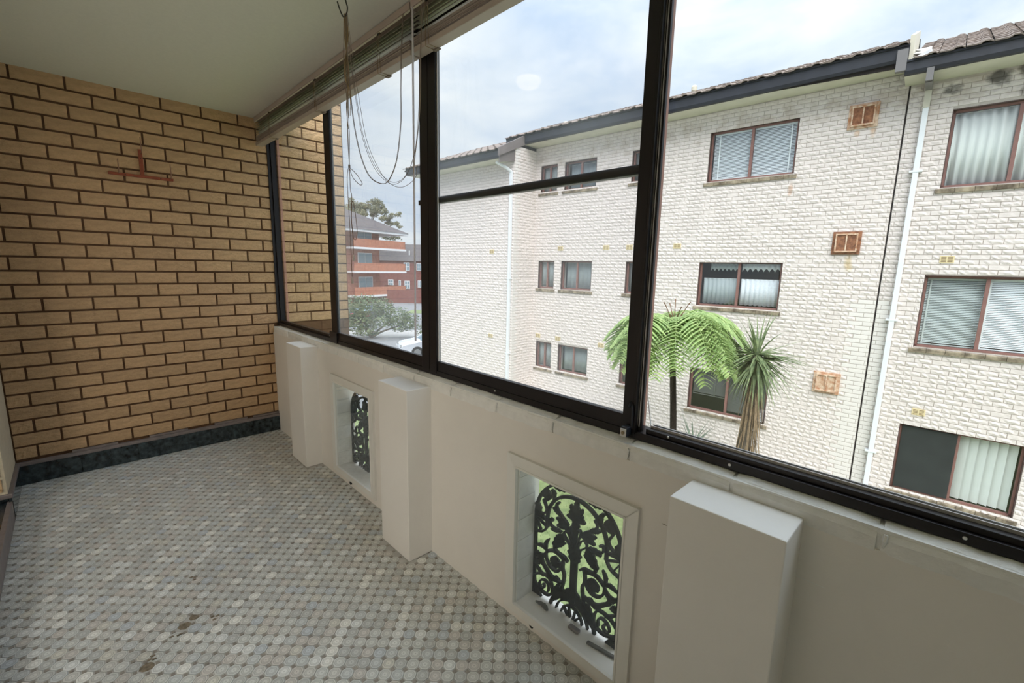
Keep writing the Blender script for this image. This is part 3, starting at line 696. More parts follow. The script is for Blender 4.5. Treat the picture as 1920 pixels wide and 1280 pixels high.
for d in (0, .004): cords(b1, o1, 'lift_cord', [(.93+d, 1.988, 2.476), (.93, 2.003+d, 2.305), (.93, 1.990, 2.153), (.93, 1.993-d, 2.002), (.93, 1.987, 1.877)], .0012)
cords(b1, o1, 'lift_cord', [(.93, 1.968, 2.469), (.93, 1.973, 2.296), (.93, 1.977, 2.138), (.93, 1.975, 1.998), (.93, 1.986, 1.876)], .0012)
for pts in ([(.93, 1.991, 1.873), (.93, 2.012, 1.826), (.93, 2.009, 1.726), (.93, 2.004, 1.624), (.93, 2.000, 1.52), (.93, 1.998, 1.39)], [(.93, 1.986, 1.867), (.93, 1.984, 1.773), (.93, 1.973, 1.743), (.93, 1.983, 1.652), (.93, 1.976, 1.564), (.93, 1.977, 1.49)],
            [(.93, 1.975, 1.716), (.93, 1.959, 1.714), (.93, 1.933, 1.606), (.93, 1.942, 1.559), (.93, 1.971, 1.564), (.93, 1.984, 1.63), (.93, 1.975, 1.716)],
            [(.93, 1.986, 1.867), (.93, 1.921, 1.83), (.93, 1.872, 1.788), (.93, 1.892, 1.783), (.93, 1.955, 1.819), (.93, 1.984, 1.862)]):
    cords(b1, o1, 'lift_cord', pts, .0013, 'stalk')
MB().lathe([(.004, -.006), (.005, 0), (.004, .006)], 8).build('knot', M['cordgrey'], b1, Vector((.93, 1.987, 1.872))-o1)
for y, z in ((1.998, 1.36), (1.977, 1.462)):
    MB().lathe([(.0055, 0), (.0055, .006), (.0035, .022), (.002, .028)], 10).build('tassel', M['rail'], b1, Vector((.93, y, z))-o1)
# bundle of cords hanging at the hook
for i in range(11):
    a = rnd.uniform(-1, 1); b = rnd.uniform(-1, 1)
    cords(b1, o1, 'lift_cord', [(.93+.003*a, 1.972+.006*b, 2.474), (.93+.006*a, 1.974+.009*b, 2.38), (.93+.008*b, 1.978+.014*a, 2.25), (.93+.004*a, 1.975+.020*b, 2.14+.03*a), (.93, 1.972+.012*b, 2.06+.05*a)][:4+(i % 2)], .0013, 'cord', 3)
wd = MB().tube([Vector((1.128, 1.776, 2.50))-o2, Vector((1.128, 1.786, 1.10))-o2], .0042, 6).build('tilt_wand', M['wand'], b2)
cords(b2, o2, 'tilt_cord', [(1.12, 1.70, 2.52), (1.12, 1.705, 2.3), (1.12, 1.715, 2.1), (1.12, 1.76, 1.9), (1.12, 1.775, 1.84)], .0012, 'cord')
hk = thing('ceiling_hook', 'black wire hook screwed into the ceiling, holding a bundle of blind cords', 'hook', (.93, 1.976, CEIL))
MB().tube([p for p in spline([Vector((0, 0, .0)), Vector((0, -.012, -.04)), Vector((0, -.024, -.070)), Vector((0, -.006, -.092)), Vector((0, .020, -.085)), Vector((0, .050, -.045)), Vector((0, .068, -.012))], 4)], .0028, 8).build('hook_wire', M['hook'], hk, smooth=True)

# ---- wall rack
rk = thing('wall_rack', 'small orange metal hanging rack screwed high on the brick end wall', 'rack', (.432, YE-.012, 2.008))
MB().box(-.178, .172, -.016, .0, -.008, .010).build('base_bar', M['orange'], rk, bevel=.002)
MB().box(-.010, .012, -.012, .0, .0, .178).build('upright', M['orange'], rk, bevel=.002)
for x, z0, h in ((-.125, .005, .085), (.155, .005, .095), (.004, .150, .10)):
    MB().tube([(x, -.008, z0), (x, -.05, z0+.005), (x, -.06, z0+.02), (x, -.055, z0+h)], .0028, 6).build('prong', M['wire'], rk)
for x, z in ((-.09, 0), (.10, 0), (0, .12)):
    MB().lathe([(.004, 0), (.003, .003)], 8).build('screw', M['hook'], rk, (x, -.016, z)).rotation_euler = (R(90), 0, 0)

# ---- balcony ceiling light (its reflection shows in the middle pane)
cl = thing('ceiling_light', 'round ceiling light of the balcony, seen only as a warm reflection in the middle pane', 'lamp', (.46, 1.98, CEIL))
MB().lathe([(.085, 0), (.085, -.015), (.078, -.018)], 24).build('base', M['whitetrim'], cl)
lm = bpy.data.materials.new('lamp_globe'); lm.use_nodes = True; p_ = lm.node_tree.nodes['Principled BSDF']
p_.inputs['Base Color'].default_value = (.9, .85, .7, 1); p_.inputs['Emission Color'].default_value = (1, .72, .34, 1); p_.inputs['Emission Strength'].default_value = LAMP
MB().lathe([(.070, -.018), (.072, -.035), (.058, -.058), (.030, -.070), (.004, -.073)], 24).build('globe', lm, cl, smooth=True)

# ================================================================== NEIGHBOURING BUILDING
D0 = 11.16; BR = R(3.4444)
nF = Vector((math.cos(BR), math.sin(BR), 0)); dF = Vector((-math.sin(BR), math.cos(BR), 0))
GZ = -3.6
def Wp(d, s, z): return nF*(D0+d)+dF*s+Vector((0, 0, z))
bd = thing('apartment_building', 'long cream painted brick apartment block opposite, three storeys with tiled roof', 'building', (nF.x*D0, nF.y*D0, GZ), BR)
class BB(MB):
    """building coordinates: d behind the facade, s along it, z in world height"""
    def bx(s_, d0, d1, s0, s1, z0, z1): return s_.box(d0, d1, s0, s1, z0-GZ, z1-GZ)
SJ = .59
wins = []   # s0, s1, z0, z1
for z0, z1 in ((3.50, 4.60), (.63, 1.69)): wins.append((2.26, 4.02, z0, z1))
wins.append((2.26, 4.02, -1.97, -.92))
for z0, z1 in ((2.99, 4.28), (.15, 1.47), (-2.66, -1.34)): wins.append((-1.67, -.03, z0, z1))
for z0, z1 in ((3.70, 4.48), (.82, 1.67), (-1.72, -.88)):
    wins.append((8.38, 8.99, z0, z1)); wins.append((7.04, 8.11, z0, z1)); wins.append((5.34, 5.97, z0, z1))
TOPL, TOPR = 5.03, 4.80
mb = BB()
slab(mb, 0, 0, (SJ+.012, 9.22), (GZ, TOPL), [w for w in wins if w[0] > SJ], lambda m, a0, a1, z0, z1: m.bx(0, .26, a0, a1, z0, z1))
slab(mb, 0, 0, (-4.2, SJ-.012), (GZ, TOPR), [w for w in wins if w[0] < SJ], lambda m, a0, a1, z0, z1: m.bx(0, .26, a0, a1, z0, z1))
mb.build('wall', M['fmortar'], bd)
WD = -.96; WEND = 13.25
BB().bx(WD, .2, 9.20, WEND, GZ, 4.62).bx(0, .2, 9.2, 9.24, GZ, TOPL).bx(WD, .2, 9.20, 9.9, 4.5, 4.9).build('wall', M['fmortar'], bd)
BB().bx(.26, 7.5, -4.2, WEND, 4.7, 4.75).bx(7.3, 7.5, -4.2, WEND, GZ, 4.7).bx(.26, 7.5, -4.2, -4.1, GZ, 4.7).build('inner_shell', M['dark'], bd)
BB().bx(SJ-.012, .59+.012, SJ-.0, SJ, GZ, GZ+.01) if False else None
BB().bx(.002, .03, SJ-.014, SJ+.014, GZ, TOPR).build('movement_joint', M['joint'], bd)
FH, FP = .086, .2417
def facade_bricks():
    out = []
    for k in range(-42, 60):
        z0 = (k+.29)*FH
        if z0 < GZ or z0+FH > TOPL+.02: continue
        ph = .655 if k % 2 == 0 else .155
        m0 = int(-4.2/FP)-1
        ints = []
        s = (m0+ph)*FP
        while s < 9.2:
            ints.append((s, s+FP)); s += FP
        for a, b in ints:
            segs = [(max(a, -4.2), min(b, 9.2))]
            cuts = [(SJ-.014, SJ+.014)]+[(w[0], w[1]) for w in wins if z0+FH*.6 > w[2] and z0+FH*.4 < w[3]]
            for c0, c1 in cuts:
                n_ = []
                for x0, x1 in segs:
                    if c1 <= x0 or c0 >= x1: n_.append((x0, x1)); continue
                    if x0 < c0: n_.append((x0, c0))
                    if x1 > c1: n_.append((c1, x1))
                segs = n_
            for x0, x1 in segs:
                if x1-x0 > .03 and not (x1 <= SJ and z0+FH > TOPR+.03): out.append((x0, x1, z0+FH/2))
    return out
fb = facade_bricks()
mapF = lambda a, b, c: (-b, a, c)
def fgeo(L_, seed, flat): return rock_brick(L_-.007, FH-.008, .014 if not flat else .010, 5, 2, .0085 if not flat else .0004, .006 if not flat else .001, mapF, seed)
NV = 14
fgs = [fgeo(FP, 900+i, False) for i in range(NV)]; fgflat = fgeo(FP, 990, True)
fmesh = [mesh_from('brick', v, f, M['fbrick']) for v, f in fgs]; fflat = mesh_from('brick', *fgflat, M['smooth'])
def key(b):
    s = (b[0]+b[1])/2; p3 = Wp(0, s, b[2]); q_ = project(p3)
    if q_ is None or not (1262 < q_[0] < 1920 and q_[1] > 20 and q_[1] < 800+(q_[0]-1205)*.29): return 1e3
    if b[1]-b[0] < FP*.9: return 500+(p3-CAM).length
    return (p3-CAM).length
fb.sort(key=key)
def isflat(b):
    s = (b[0]+b[1])/2
    return abs(s-SJ) < (.42 if round(b[2]/FH*2) % 4 < 2 else .30) and b[2] < 1.0
for b in fb[:300]:
    me = fflat if isflat(b) else rnd.choice(fmesh)
    link('brick', me, bd, (0, (b[0]+b[1])/2, b[2]-GZ), scale=(1, (b[1]-b[0])/FP, 1))
def pour(bricks, name, put, m_rock, m_flat, flatf):
    for flat in (False, True):
        vs = []; fs = []
        for b in bricks:
            if flatf(b) != flat: continue
            v, f = fgflat if flat else fgs[rnd.randrange(NV)]
            sc = (b[1]-b[0])/FP; o = len(vs); vs += [put(x, y*sc, z, b) for x, y, z in v]; fs += [tuple(i+o for i in ff) for ff in f]
        if vs: tag(link(name, mesh_from(name, vs, fs, m_flat if flat else m_rock), bd), kind='stuff')
pour(fb[300:], 'brickwork', lambda x, y, z, b: (x, y+(b[0]+b[1])/2, z+b[2]-GZ), M['fbrick'], M['smooth'], isflat)
wb = []; sb = []
for k in range(-42, 60):
    z0 = (k+.29)*FH
    if z0 < GZ or z0+FH > 4.60: 
        if not (4.6 <= z0+FH < 4.95): continue
    s = 9.20+(0 if k % 2 else -FP/2)
    while s < (WEND if z0+FH < 4.62 else 9.85):
        a, b = max(s, 9.2), min(s+FP, WEND)
        if b-a > .03: wb.append((a, b, z0+FH/2))
        s += FP
    s = 0 if k % 2 else -FP/2
    while s < -WD:
        a, b = max(s, 0), min(s+FP, -WD)
        if b-a > .03: sb.append((a, b, z0+FH/2))
        s += FP
pour(wb, 'wing_brickwork', lambda x, y, z, b: (x+WD, y+(b[0]+b[1])/2, z+b[2]-GZ), M['fbrick'], M['smooth'], lambda b: False)
pour(sb, 'wing_side_brickwork', lambda x, y, z, b: (-(y+(b[0]+b[1])/2), 9.20+x, z+b[2]-GZ), M['fbrick'], M['smooth'], lambda b: b[0] > -WD-.3)

# windows
def window(s0, s1, z0, z1, mull=.5, screen=None, frame_w=.045, sillm='sill'):
    rec = .075; fw = frame_w
    f = BB(); f.bx(rec, rec+.05, s0, s0+fw, z0, z1).bx(rec, rec+.05, s1-fw, s1, z0, z1).bx(rec, rec+.05, s0, s1, z1-fw, z1).bx(rec, rec+.05, s0, s1, z0, z0+fw)
    w = f.build('window', M['wood'], bd)
    sm = s0+(s1-s0)*mull
    BB().bx(rec-.006, rec+.045, sm-.026, sm+.026, z0+fw, z1-fw).build('mullion', M['wood'], w)
    for a, b in ((s0+fw, sm-.026), (sm+.026, s1-fw)):
        m_ = M['wglass']
        BB().bx(rec+.02, rec+.025, a, b, z0+fw, z1-fw).build('pane', m_, w)
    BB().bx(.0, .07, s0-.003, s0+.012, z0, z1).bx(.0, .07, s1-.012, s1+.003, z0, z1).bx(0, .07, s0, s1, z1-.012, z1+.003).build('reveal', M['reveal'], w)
    BB().bx(.26, .27, s0-.2, s1+.2, z0-.3, z1+.1).bx(.9, .92, s0-.2, s1+.2, z0-.3, z1+.1) if False else None
    BB().bx(1.1, 1.12, s0-.5, s1+.5, z0-.6, z1+.3).build('room_recess', M['dark'], w)
    # sloped sill of bricks on edge
    n = max(2, round((s1-s0+.12)/.235)); L_ = (s1-s0+.12)/n
    for i in range(n):
        a = s0-.06+i*L_
        m = MB(); pr = [(-.045, z0-GZ-.095), (-.050, z0-GZ-.028), (.08, z0-GZ+.006), (.08, z0-GZ-.095)]
        m.poly(pr, 1, a+.002, a+L_-.002); m.build('sill_brick', M[sillm], w, bevel=.004)
    return w
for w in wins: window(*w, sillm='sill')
def dress(name, lab, cat, s, z, grp): return thing(name, lab, cat, tuple(Wp(.16, s, z)), BR, grp)
def slat_blind(lab, s0, s1, z0, z1, m, pitch=.030, tilt=.012, d=0, lad=(.1, .9)):
    r = dress('venetian_blind', lab, 'blind', (s0+s1)/2, z0, 'venetian blinds in the windows opposite'); h = (s1-s0)/2
    me = MB().poly([(-.010, 0), (.0, .008), (.010, .024), (.012, .024), (.002, .006), (-.008, 0)], 1, -h, h).mesh('slat', M[m])
    z = z1-z0-.04
    while z > .02: link('slat', me, r, (d, 0, z)); z -= pitch
    MB().box(-.015, .015, -h, h, z1-z0-.03, z1-z0).build('head_rail', M[m], r); MB().box(-.012, .012, -h, h, 0, .02).build('bottom_rail', M[m], r)
    for q_ in lad: MB().box(-.016, -.013, -h+2*h*q_-.012, -h+2*h*q_+.012, 0, z1-z0).build('ladder_tape', M[m], r)
slat_blind('white venetian blind in the top-floor window left of the rusty vents, left half', 3.16, 3.96, 3.56, 4.56, 'lblind', lad=(.85,))
slat_blind('white venetian blind in the top-floor window left of the rusty vents, right half', 2.31, 3.12, 3.56, 4.56, 'lblind', lad=(.12,))
slat_blind('grey venetian blind in the middle-floor window right of the downpipe, left half', -.83, -.08, .20, 1.42, 'gblind', lad=(.93,))
slat_blind('pale venetian blind in the middle-floor window right of the downpipe, right half', -1.62, -.87, .20, 1.42, 'lblind', lad=(.97,))
slat_blind('dark venetian blind in the low window behind the palm, half raised', 3.16, 3.96, -1.60, -.97, 'dblind', lad=(.35,))
slat_blind('dark venetian blind in the low window behind the palm, right half', 2.31, 3.12, -1.88, -.97, 'dblind', lad=(.5,))
def curtain(lab, s0, s1, z0, z1, m, folds=7, amp=.02, vert=False, grp='curtains in the windows opposite', name='curtain', cat='curtain', scallop=0, d=0):
    h = (s1-s0)/2; n = folds*(2 if vert else 6); H_ = z1-z0; vs = []; fs = []
    r = tag(link(name, None), lab, cat, grp); r.location = tuple(Wp(.17+d, (s0+s1)/2, z0)); r.rotation_euler = (0, 0, BR)
    if vert:
        wv = 2*h/folds; me = MB().add([(-.03, -wv*.52, 0), (.03, wv*.47, 0), (.03, wv*.47, H_), (-.03, -wv*.52, H_), (-.026, -wv*.52, 0), (.034, wv*.47, 0), (.034, wv*.47, H_), (-.026, -wv*.52, H_)],
            [(0, 1, 2, 3), (7, 6, 5, 4), (0, 3, 7, 4), (1, 5, 6, 2), (0, 4, 5, 1), (3, 2, 6, 7)]).mesh('vane', M[m])
        for i in range(folds): link('vane', me, r, (0, -h+wv*(i+.5), 0))
        return r
    ph = rnd.random()*6
    for i in range(n+1):
        y = -h+2*h*i/n; x = amp*math.sin(i*2*math.pi/6+ph)+amp*.5*math.sin(i*.9+ph)
        z = scallop*abs(math.sin(i*math.pi/6))-scallop
        vs += [(x, y, -z if False else z), (x*.7, y, H_)]
    for i in range(n): fs.append((2*i, 2*i+2, 2*i+3, 2*i+1))
    o = MB().add(vs, fs).build('drape', M[m], r, smooth=True); sd = o.modifiers.new('s', 'SOLIDIFY'); sd.thickness = .002
    MB().tube([(0, -h, H_), (0, h, H_)], .006, 6).build('curtain_rod', M['whitetrim'], r)
    return r
curtain('sheer white curtain in tall folds in the top-floor window right of the downpipe, left half', -.83, -.08, 3.04, 4.23, 'curtain', 6, .035)
curtain('sheer white curtain in tall folds in the top-floor window right of the downpipe, right half', -1.62, -.87, 3.04, 4.23, 'curtain', 6, .035)
curtain('white cafe curtain in the middle-floor window above the tree fern, left half', 3.16, 3.94, .69, 1.29, 'curtaing', 8, .012, scallop=-.02, name='cafe_curtain')
curtain('bright white cafe curtain in the middle-floor window above the tree fern, right half', 2.32, 3.10, .69, 1.29, 'lace', 8, .012, scallop=-.02, name='cafe_curtain')
curtain('grey lace valance at the top of the middle-floor window above the tree fern, left half', 3.16, 3.80, 1.52, 1.63, 'curtaing', 7, .01, scallop=.06, name='lace_valance', cat='valance')
curtain('white lace valance at the top of the middle-floor window above the tree fern, right half', 2.32, 3.10, 1.53, 1.63, 'lace', 7, .01, scallop=.07, name='lace_valance', cat='valance')
curtain('white vertical blind in the lowest right window beside the black fly screen', -1.60, -.88, -2.60, -1.40, 'curtain', 6, vert=True, name='vertical_blind', cat='blind')
BB().bx(.05, .062, -.84, -.075, -2.62, -1.38).build('fly_screen', M['screen'], bd)
for i, (z0, z1) in enumerate(((3.70, 4.48), (.82, 1.67), (-1.72, -.88))):
    fl_ = ('top-floor', 'middle-floor', 'lowest')[i]
    curtain('grey net curtain in the %s small window left of the wider one' % fl_, 8.42, 8.95, z0+.05, z1-.05, 'curtaing', 4, .012)
    curtain('grey net curtain in the %s two-pane window beside the small one' % fl_, 7.09, 8.06, z0+.05, z1-.05, 'curtaing', 6, .012, d=.1)
    curtain('dark net curtain in the %s small window beside the near black mullion' % fl_, 5.38, 5.93, z0+.05, z1-.05, 'dblind', 4, .012)
ac = thing('air_conditioner', 'white window air conditioner in the low window behind the palm', 'appliance', tuple(Wp(-.02, 2.42, -1.90)), BR)
MB().box(-.12, .1, -.14, .14, 0, .26).build('case', M['pipegrey'], ac, bevel=.01)
for i in range(6): MB().box(-.126, -.12, -.12, .12, .03+i*.035, .045+i*.035).build('louvre', M['pipe'], ac)

# vents
def air_vent(s, z, d=0):
    v = BB().bx(d-.022, d+.01, s-.095, s+.095, z-.062, z+.062).build('air_vent', M['vent'], bd, bevel=.003)
    for side in (-1, 1):
        for i in range(4): BB().bx(d-.024, d-.021, s+side*.043-.033, s+side*.043+.033, z-.045+i*.026, z-.033+i*.026).build('slot', M['ventdark'], v)
for s, z in ((8.16, 2.03), (6.6, 2.04), (5.89, 2.04), (8.92, -.70), (8.13, -.70), (6.6, -.71), (5.9, -.74), (4.6, 2.05), (-.28, 1.75), (-.26, -1.07)): air_vent(s, z)
for s, z in ((10.1, 1.92), (10.11, -.75)): air_vent(s, z, WD)
for i, (s, z) in enumerate(((1.21, 4.41), (1.20, 2.06), (1.21, -.78))):
    v = BB().bx(-.045, .01, s-.23, s+.23, z-.22, z+.22).build('rusty_vent', M['rust' if i != 1 else 'rust2'], bd, bevel=.004)
    BB().bx(-.085, -.045, s-.18, s+.18, z+.15, z+.18).bx(-.085, -.045, s-.18, s+.18, z-.18, z-.15).bx(-.085, -.045, s-.18, s-.155, z-.15, z+.15).bx(-.085, -.045, s+.155, s+.18, z-.15, z+.15).bx(-.085, -.045, s-.012, s+.012, z-.15, z+.15).build('vent_frame', M['rust'], v, bevel=.004)
    for j, sx_ in enumerate((-.084, .084)): BB().bx(-.066, -.045, s+sx_-.07, s+sx_+.07, z-.15, z+.15).build('vent_plate', M[('rust2', 'rust2', 'rust')[i]], v)

# downpipes
dp = BB().bx(-.10, -.02, .29, .37, -3.5, 4.62).build('downpipe', M['pipe'], bd, bevel=.006)
BB().bx(-.11, -.015, .285, .375, 4.36, 4.64).build('pipe_sleeve', M['pipecream'], dp); BB().bx(-.60, -.015, .285, .375, 4.64, 4.76).bx(-.66, -.57, .285, .375, 4.64, 4.97).build('pipe_offset', M['pipegrey'], dp)
for z in (.62, 3.3, -2.0): BB().bx(-.105, 0, .24, .42, z-.016, z+.016).build('pipe_bracket', M['pipe'], dp)
dp2 = BB().bx(WD-.10, WD-.02, 9.26, 9.34, -3.5, 4.22).build('downpipe', M['pipe'], bd, bevel=.006)
MB().tube([(WD-.06, 9.30, 4.2-GZ), (WD-.22, 9.36, 4.30-GZ), (WD-.5, 9.5, 4.42-GZ)], .045, 8).build('pipe_offset', M['pipe'], dp2)
for z in (1.1, -1.2): BB().bx(WD-.105, WD, 9.23, 9.37, z-.016, z+.016).build('pipe_bracket', M['pipe'], dp2)

# eaves
def eaves(s0, s1, zw, zt, dE, tiltw=False):
    BB().bx(dE+.08, .0 if dE > -1 else WD, s0, s1, zw, zw+.02).build('soffit', M['soffit'], bd)
    g = MB(); zb = zw-GZ; t = zt-GZ
    g.poly([(dE+.09, zb-.005), (dE+.015, zb+.0), (dE-.005, zb+.05), (dE+.0, t-.04), (dE-.02, t-.03), (dE-.02, t), (dE+.01, t), (dE+.09, t-.06)], 1, s0, s1)
    g.build('gutter', M['gutter'], bd)
eaves(SJ+.05, 9.9, TOPL, 5.29, -.62); eaves(-4.4, SJ+.07, TOPR, 5.02, -.66); eaves(9.25, WEND+.5, 4.50, 4.72, WD-.62)
MB().poly([(SJ+.06, TOPL-GZ-.075), (2.7, TOPL-GZ-.004), (2.7, TOPL-GZ+.01), (SJ+.06, TOPL-GZ+.01)], 0, -.56, -.53).build('dark_gap_wedge', M['joint'], bd)  # black wedge painted in for the dark gap at the detached gutter
BB().bx(-.70, -.60, SJ+.06, SJ+.20, 4.86, 5.2).build('gutter_drop', M['pipegrey'], bd)
# barge at the step of the wing
MB().poly([(-1.66, 4.52-GZ), (-1.66, 4.74-GZ), (-.55, 5.30-GZ), (-.55, 5.02-GZ)], 1, 9.16, 9.24).build('barge_board', M['fascia'], bd)
MB().poly([(-1.60, 4.36-GZ), (-1.60, 4.58-GZ), (-.90, 4.90-GZ), (-.90, 4.50-GZ)], 1, 9.22, 9.26).build('barge_board', M['fascia'], bd)
# roof tiles
def roof(s0, s1, dE, zE, pitch, nrow, nind, shift=0, thick=.02):
    L_, Wd = .34, .30; ca, sa = math.cos(pitch), math.sin(pitch); n = int((s1-s0)/Wd)
    def tgeo():
        pr = [(-.15, .004), (-.11, .030), (-.05, .034), (-.01, .010), (.04, .006), (.10, .008), (.15, .012)]
        vs = []
        for t, h0 in ((-.03, .0), (L_, -.016)):
            for y, h in pr: vs.append((t*ca-(h+h0)*sa, y, t*sa+(h+h0)*ca))
            for y, h in pr: vs.append((t*ca-(h+h0-thick)*sa, y, t*sa+(h+h0-thick)*ca))
        k = len(pr); fs = []
        for i in range(k-1):
            fs += [(i, i+1, 2*k+i+1, 2*k+i), (k+i, 3*k+i, 3*k+i+1, k+i+1), (i, k+i, k+i+1, i+1)]
        return vs, fs
    v, f = tgeo(); me = mesh_from('roof_tile', v, f, M['rtile']); VS = []; FS = []; c = 0
    for r_ in range(nrow):
        for i in range(n+1):
            p = (dE+r_*L_*.95*ca, s0+(i+.5)*Wd*(s1-s0)/(n*Wd), zE-GZ+r_*L_*.95*sa+.025+rnd.uniform(-.004, .006))
            if p[1] > s1: continue
            if r_ < 1 and c < nind: link('roof_tile', me, bd, p, rot=(0, 0, rnd.gauss(0, .01))); c += 1
            else:
                o = len(VS); VS += [(x+p[0], y+p[1], z+p[2]) for x, y, z in v]; FS += [tuple(a+o for a in ff) for ff in f]
    tag(link('roof_tiles', mesh_from('roof_tiles', VS, FS, M['rtile']), bd), kind='stuff')
    de = dE+nrow*L_*.95*ca; ze = zE-GZ+nrow*L_*.95*sa
    MB().poly([(dE+.05, zE-GZ-.02), (de, ze), (de+nrow*L_*ca, zE-GZ), (dE+.05, zE-GZ-.06)], 1, s0, s1).build('roof_deck', M['joint'], bd)
roof(SJ+.06, 9.9, -.66, 5.27, R(21), 9, 40); roof(-4.4, SJ-.02, -.70, 5.0, R(23), 10, 20); roof(9.25, WEND+.6, WD-.66, 4.70, R(21), 12, 20)
MB().poly([(-.60, 5.02-GZ), (-.62, 5.42-GZ), (.6, 5.92-GZ), (.6, 5.4-GZ)], 1, SJ+.0, SJ+.06).build('flashing', M['pipecream'], bd)
m = MB()
for i in range(5): m.add([(-.70+i*.12, SJ-.28+rnd.uniform(0, .1), 5.03-GZ+i*.05), (-.58+i*.12, SJ+.02, 5.06-GZ+i*.05+rnd.uniform(0, .1)), (-.52+i*.12, SJ-.05, 5.10-GZ+i*.05), (-.66+i*.12, SJ-.22, 5.12-GZ+i*.05)], [(0, 1, 2, 3)])
o = m.build('crumpled_flashing', M['whitetrim'], bd); sd = o.modifiers.new('s', 'SOLIDIFY'); sd.thickness = .006
for s, z in ((8.7, 5.62), (4.80, 5.74)):
    MB().lathe([(.055, -.4), (.055, .12), (.07, .14), (.07, .22), (.05, .26), (.02, .27)], 12, (.75, s, z-GZ)).build('vent_pipe', M['pipecream'], bd)

# ================================================================== GROUND AND GARDEN
struct(MB().box(-30, 140, -40, 140, -3.75, GZ-.005).build('ground', M['asphalt']), 'grey asphalt street and parking area beyond the garden', 'ground')
lw = MB(); lw.box(1.34, 11.0, -12, 14.5, -3.7, GZ+.01)
lawn = struct(lw.build('lawn', M['grass']), 'green lawn between the two buildings', 'lawn')
vs = []; fs = []
for i in range(14000):
    x = rnd.uniform(1.5, 7.5); y = rnd.uniform(-3, 9); a = rnd.uniform(0, 6.28); h = rnd.uniform(.03, .07); w = .006; o = len(vs)
    dx, dy = math.cos(a), math.sin(a); lx, ly = rnd.uniform(-.02, .02), rnd.uniform(-.02, .02)
    vs += [(x-dx*w, y-dy*w, GZ+.01), (x+dx*w, y+dy*w, GZ+.01), (x+lx, y+ly, GZ+.01+h)]; fs.append((o, o+1, o+2))
tag(link('grass_blades', mesh_from('grass_blades', vs, fs, M['grass']), lawn), kind='stuff')
pth = struct(MB().box(9.7, 10.9, -8, 14, GZ+.005, GZ+.03).build('garden_path', M['concrete']), 'pale concrete path at the foot of the block opposite', 'path'); pth.rotation_euler = (0, 0, BR)

# ---- tree fern
def frond_mesh(seed, Ln):
    g = random.Random(seed); vs = []; fs = []; n = 30
    rise, drop = g.uniform(.22, .34), g.uniform(.5, 1.0)
    key_ = [Vector(p) for p in ((0, 0, 0), (.20, 0, rise*.75), (.48, 0, rise*1.05), (.78, 0, rise*.62), (1.02, 0, -.06-drop*.12), (1.18, 0, -.26-drop*.26))]
    sp_ = spline(key_, 10)
    def P(t):
        u = max(0, min(t, 1))*(len(sp_)-1); i = min(int(u), len(sp_)-2); return (sp_[i].lerp(sp_[i+1], u-i))*Ln
    for i in range(1, n+1):
        t = i/n; p = P(t); tg = (P(min(t+.02, 1.02))-P(t-.02)).normalized(); L_ = .40*Ln*math.sin(math.pi*(t**.9)*.85+.2)
        for sd_ in (-1, 1):
            sd = Vector((.42, sd_, g.uniform(-.34, -.10))).normalized(); m_ = 14
            ax0 = Vector((.92, -.30*sd_, 0)).normalized(); o = len(vs)
            for k in range(6):
                u = k/5; c = p+sd*L_*u+Vector((0, 0, -.28*L_*u*u-.003)); w = (.030*(1-u)**.6+.001)*Ln
                vs += [tuple(c-ax0*w), tuple(c+ax0*w)]
            for k in range(5): fs.append((o+2*k, o+2*k+1, o+2*k+3, o+2*k+2))
            for k in range(m_):
                u = (k+.5)/m_; c = p+sd*L_*u+Vector((0, 0, -.28*L_*u*u)); w = .034*(1-u)**.7*Ln+.009
                ax = Vector((.92, -.30*sd_, 0)).normalized()
                bx = sd*(L_/m_*.42)
                for q_ in (-1, 1):
                    o = len(vs); tip = c+ax*q_*w+Vector((0, 0, -.006+g.uniform(-.006, .004)))+bx*.6
                    tip.z += g.uniform(-.018, .010); vs += [tuple(c-bx), tuple(c+bx), tuple(tip)]; fs.append((o, o+1, o+2))
    tb = MB(); tb.tube([P(k/10) for k in range(11)], [.011-.0009*k for k in range(11)], 5)
    o = len(vs); vs += tb.v; fs += [tuple(a+o for a in f) for f in tb.f]
    return mesh_from('frond', vs, fs, M['fern'])
fx = Wp(8.35-D0, 3.32, GZ)
tf_ = thing('tree_fern', 'tall tree fern with a bright green umbrella crown and thin dark trunk', 'tree', tuple(fx))
top = Wp(8.35-D0, 3.38, .22)-fx
tp = [Vector((.03, .0, 0)), Vector((.02, -.10, 1.0)), top*.5+Vector((.05, -.10, 0)), top*.78+Vector((.02, -.04, 0)), top*.9, top]
MB().tube(spline(tp, 6), [.075-.028*(i/30) for i in range(31)], 10).build('trunk', M['trunk'], tf_, smooth=True)
fms = [frond_mesh(40+i, 1.12) for i in range(5)]
for i in range(66):
    a = i*2.39996+rnd.uniform(-.12, .12); sc = rnd.uniform(.80, 1.02)
    link('frond', fms[i % 5], tf_, top+Vector((0, 0, .12*(i/66))), scale=(sc, sc, sc*rnd.uniform(.8, 1.15)), rot=(0, (66-i)/66*.26-.12, a))
for a, h in ((2.6, .48), (4.0, .36), (.9, .40), (.5, .55), (5.2, .5)):
    MB().tube(spline([top+Vector((0, 0, .2)), top+Vector((.10*math.cos(a), .10*math.sin(a), .38)), top+Vector((.22*math.cos(a), .22*math.sin(a), .38+h*.45)), top+Vector((.26*math.cos(a), .26*math.sin(a), .36+h*.6))], 3), [.010]*4+[.008]*3+[.012, .006, .012], 6).build('young_stalk', M['stalk'], tf_)

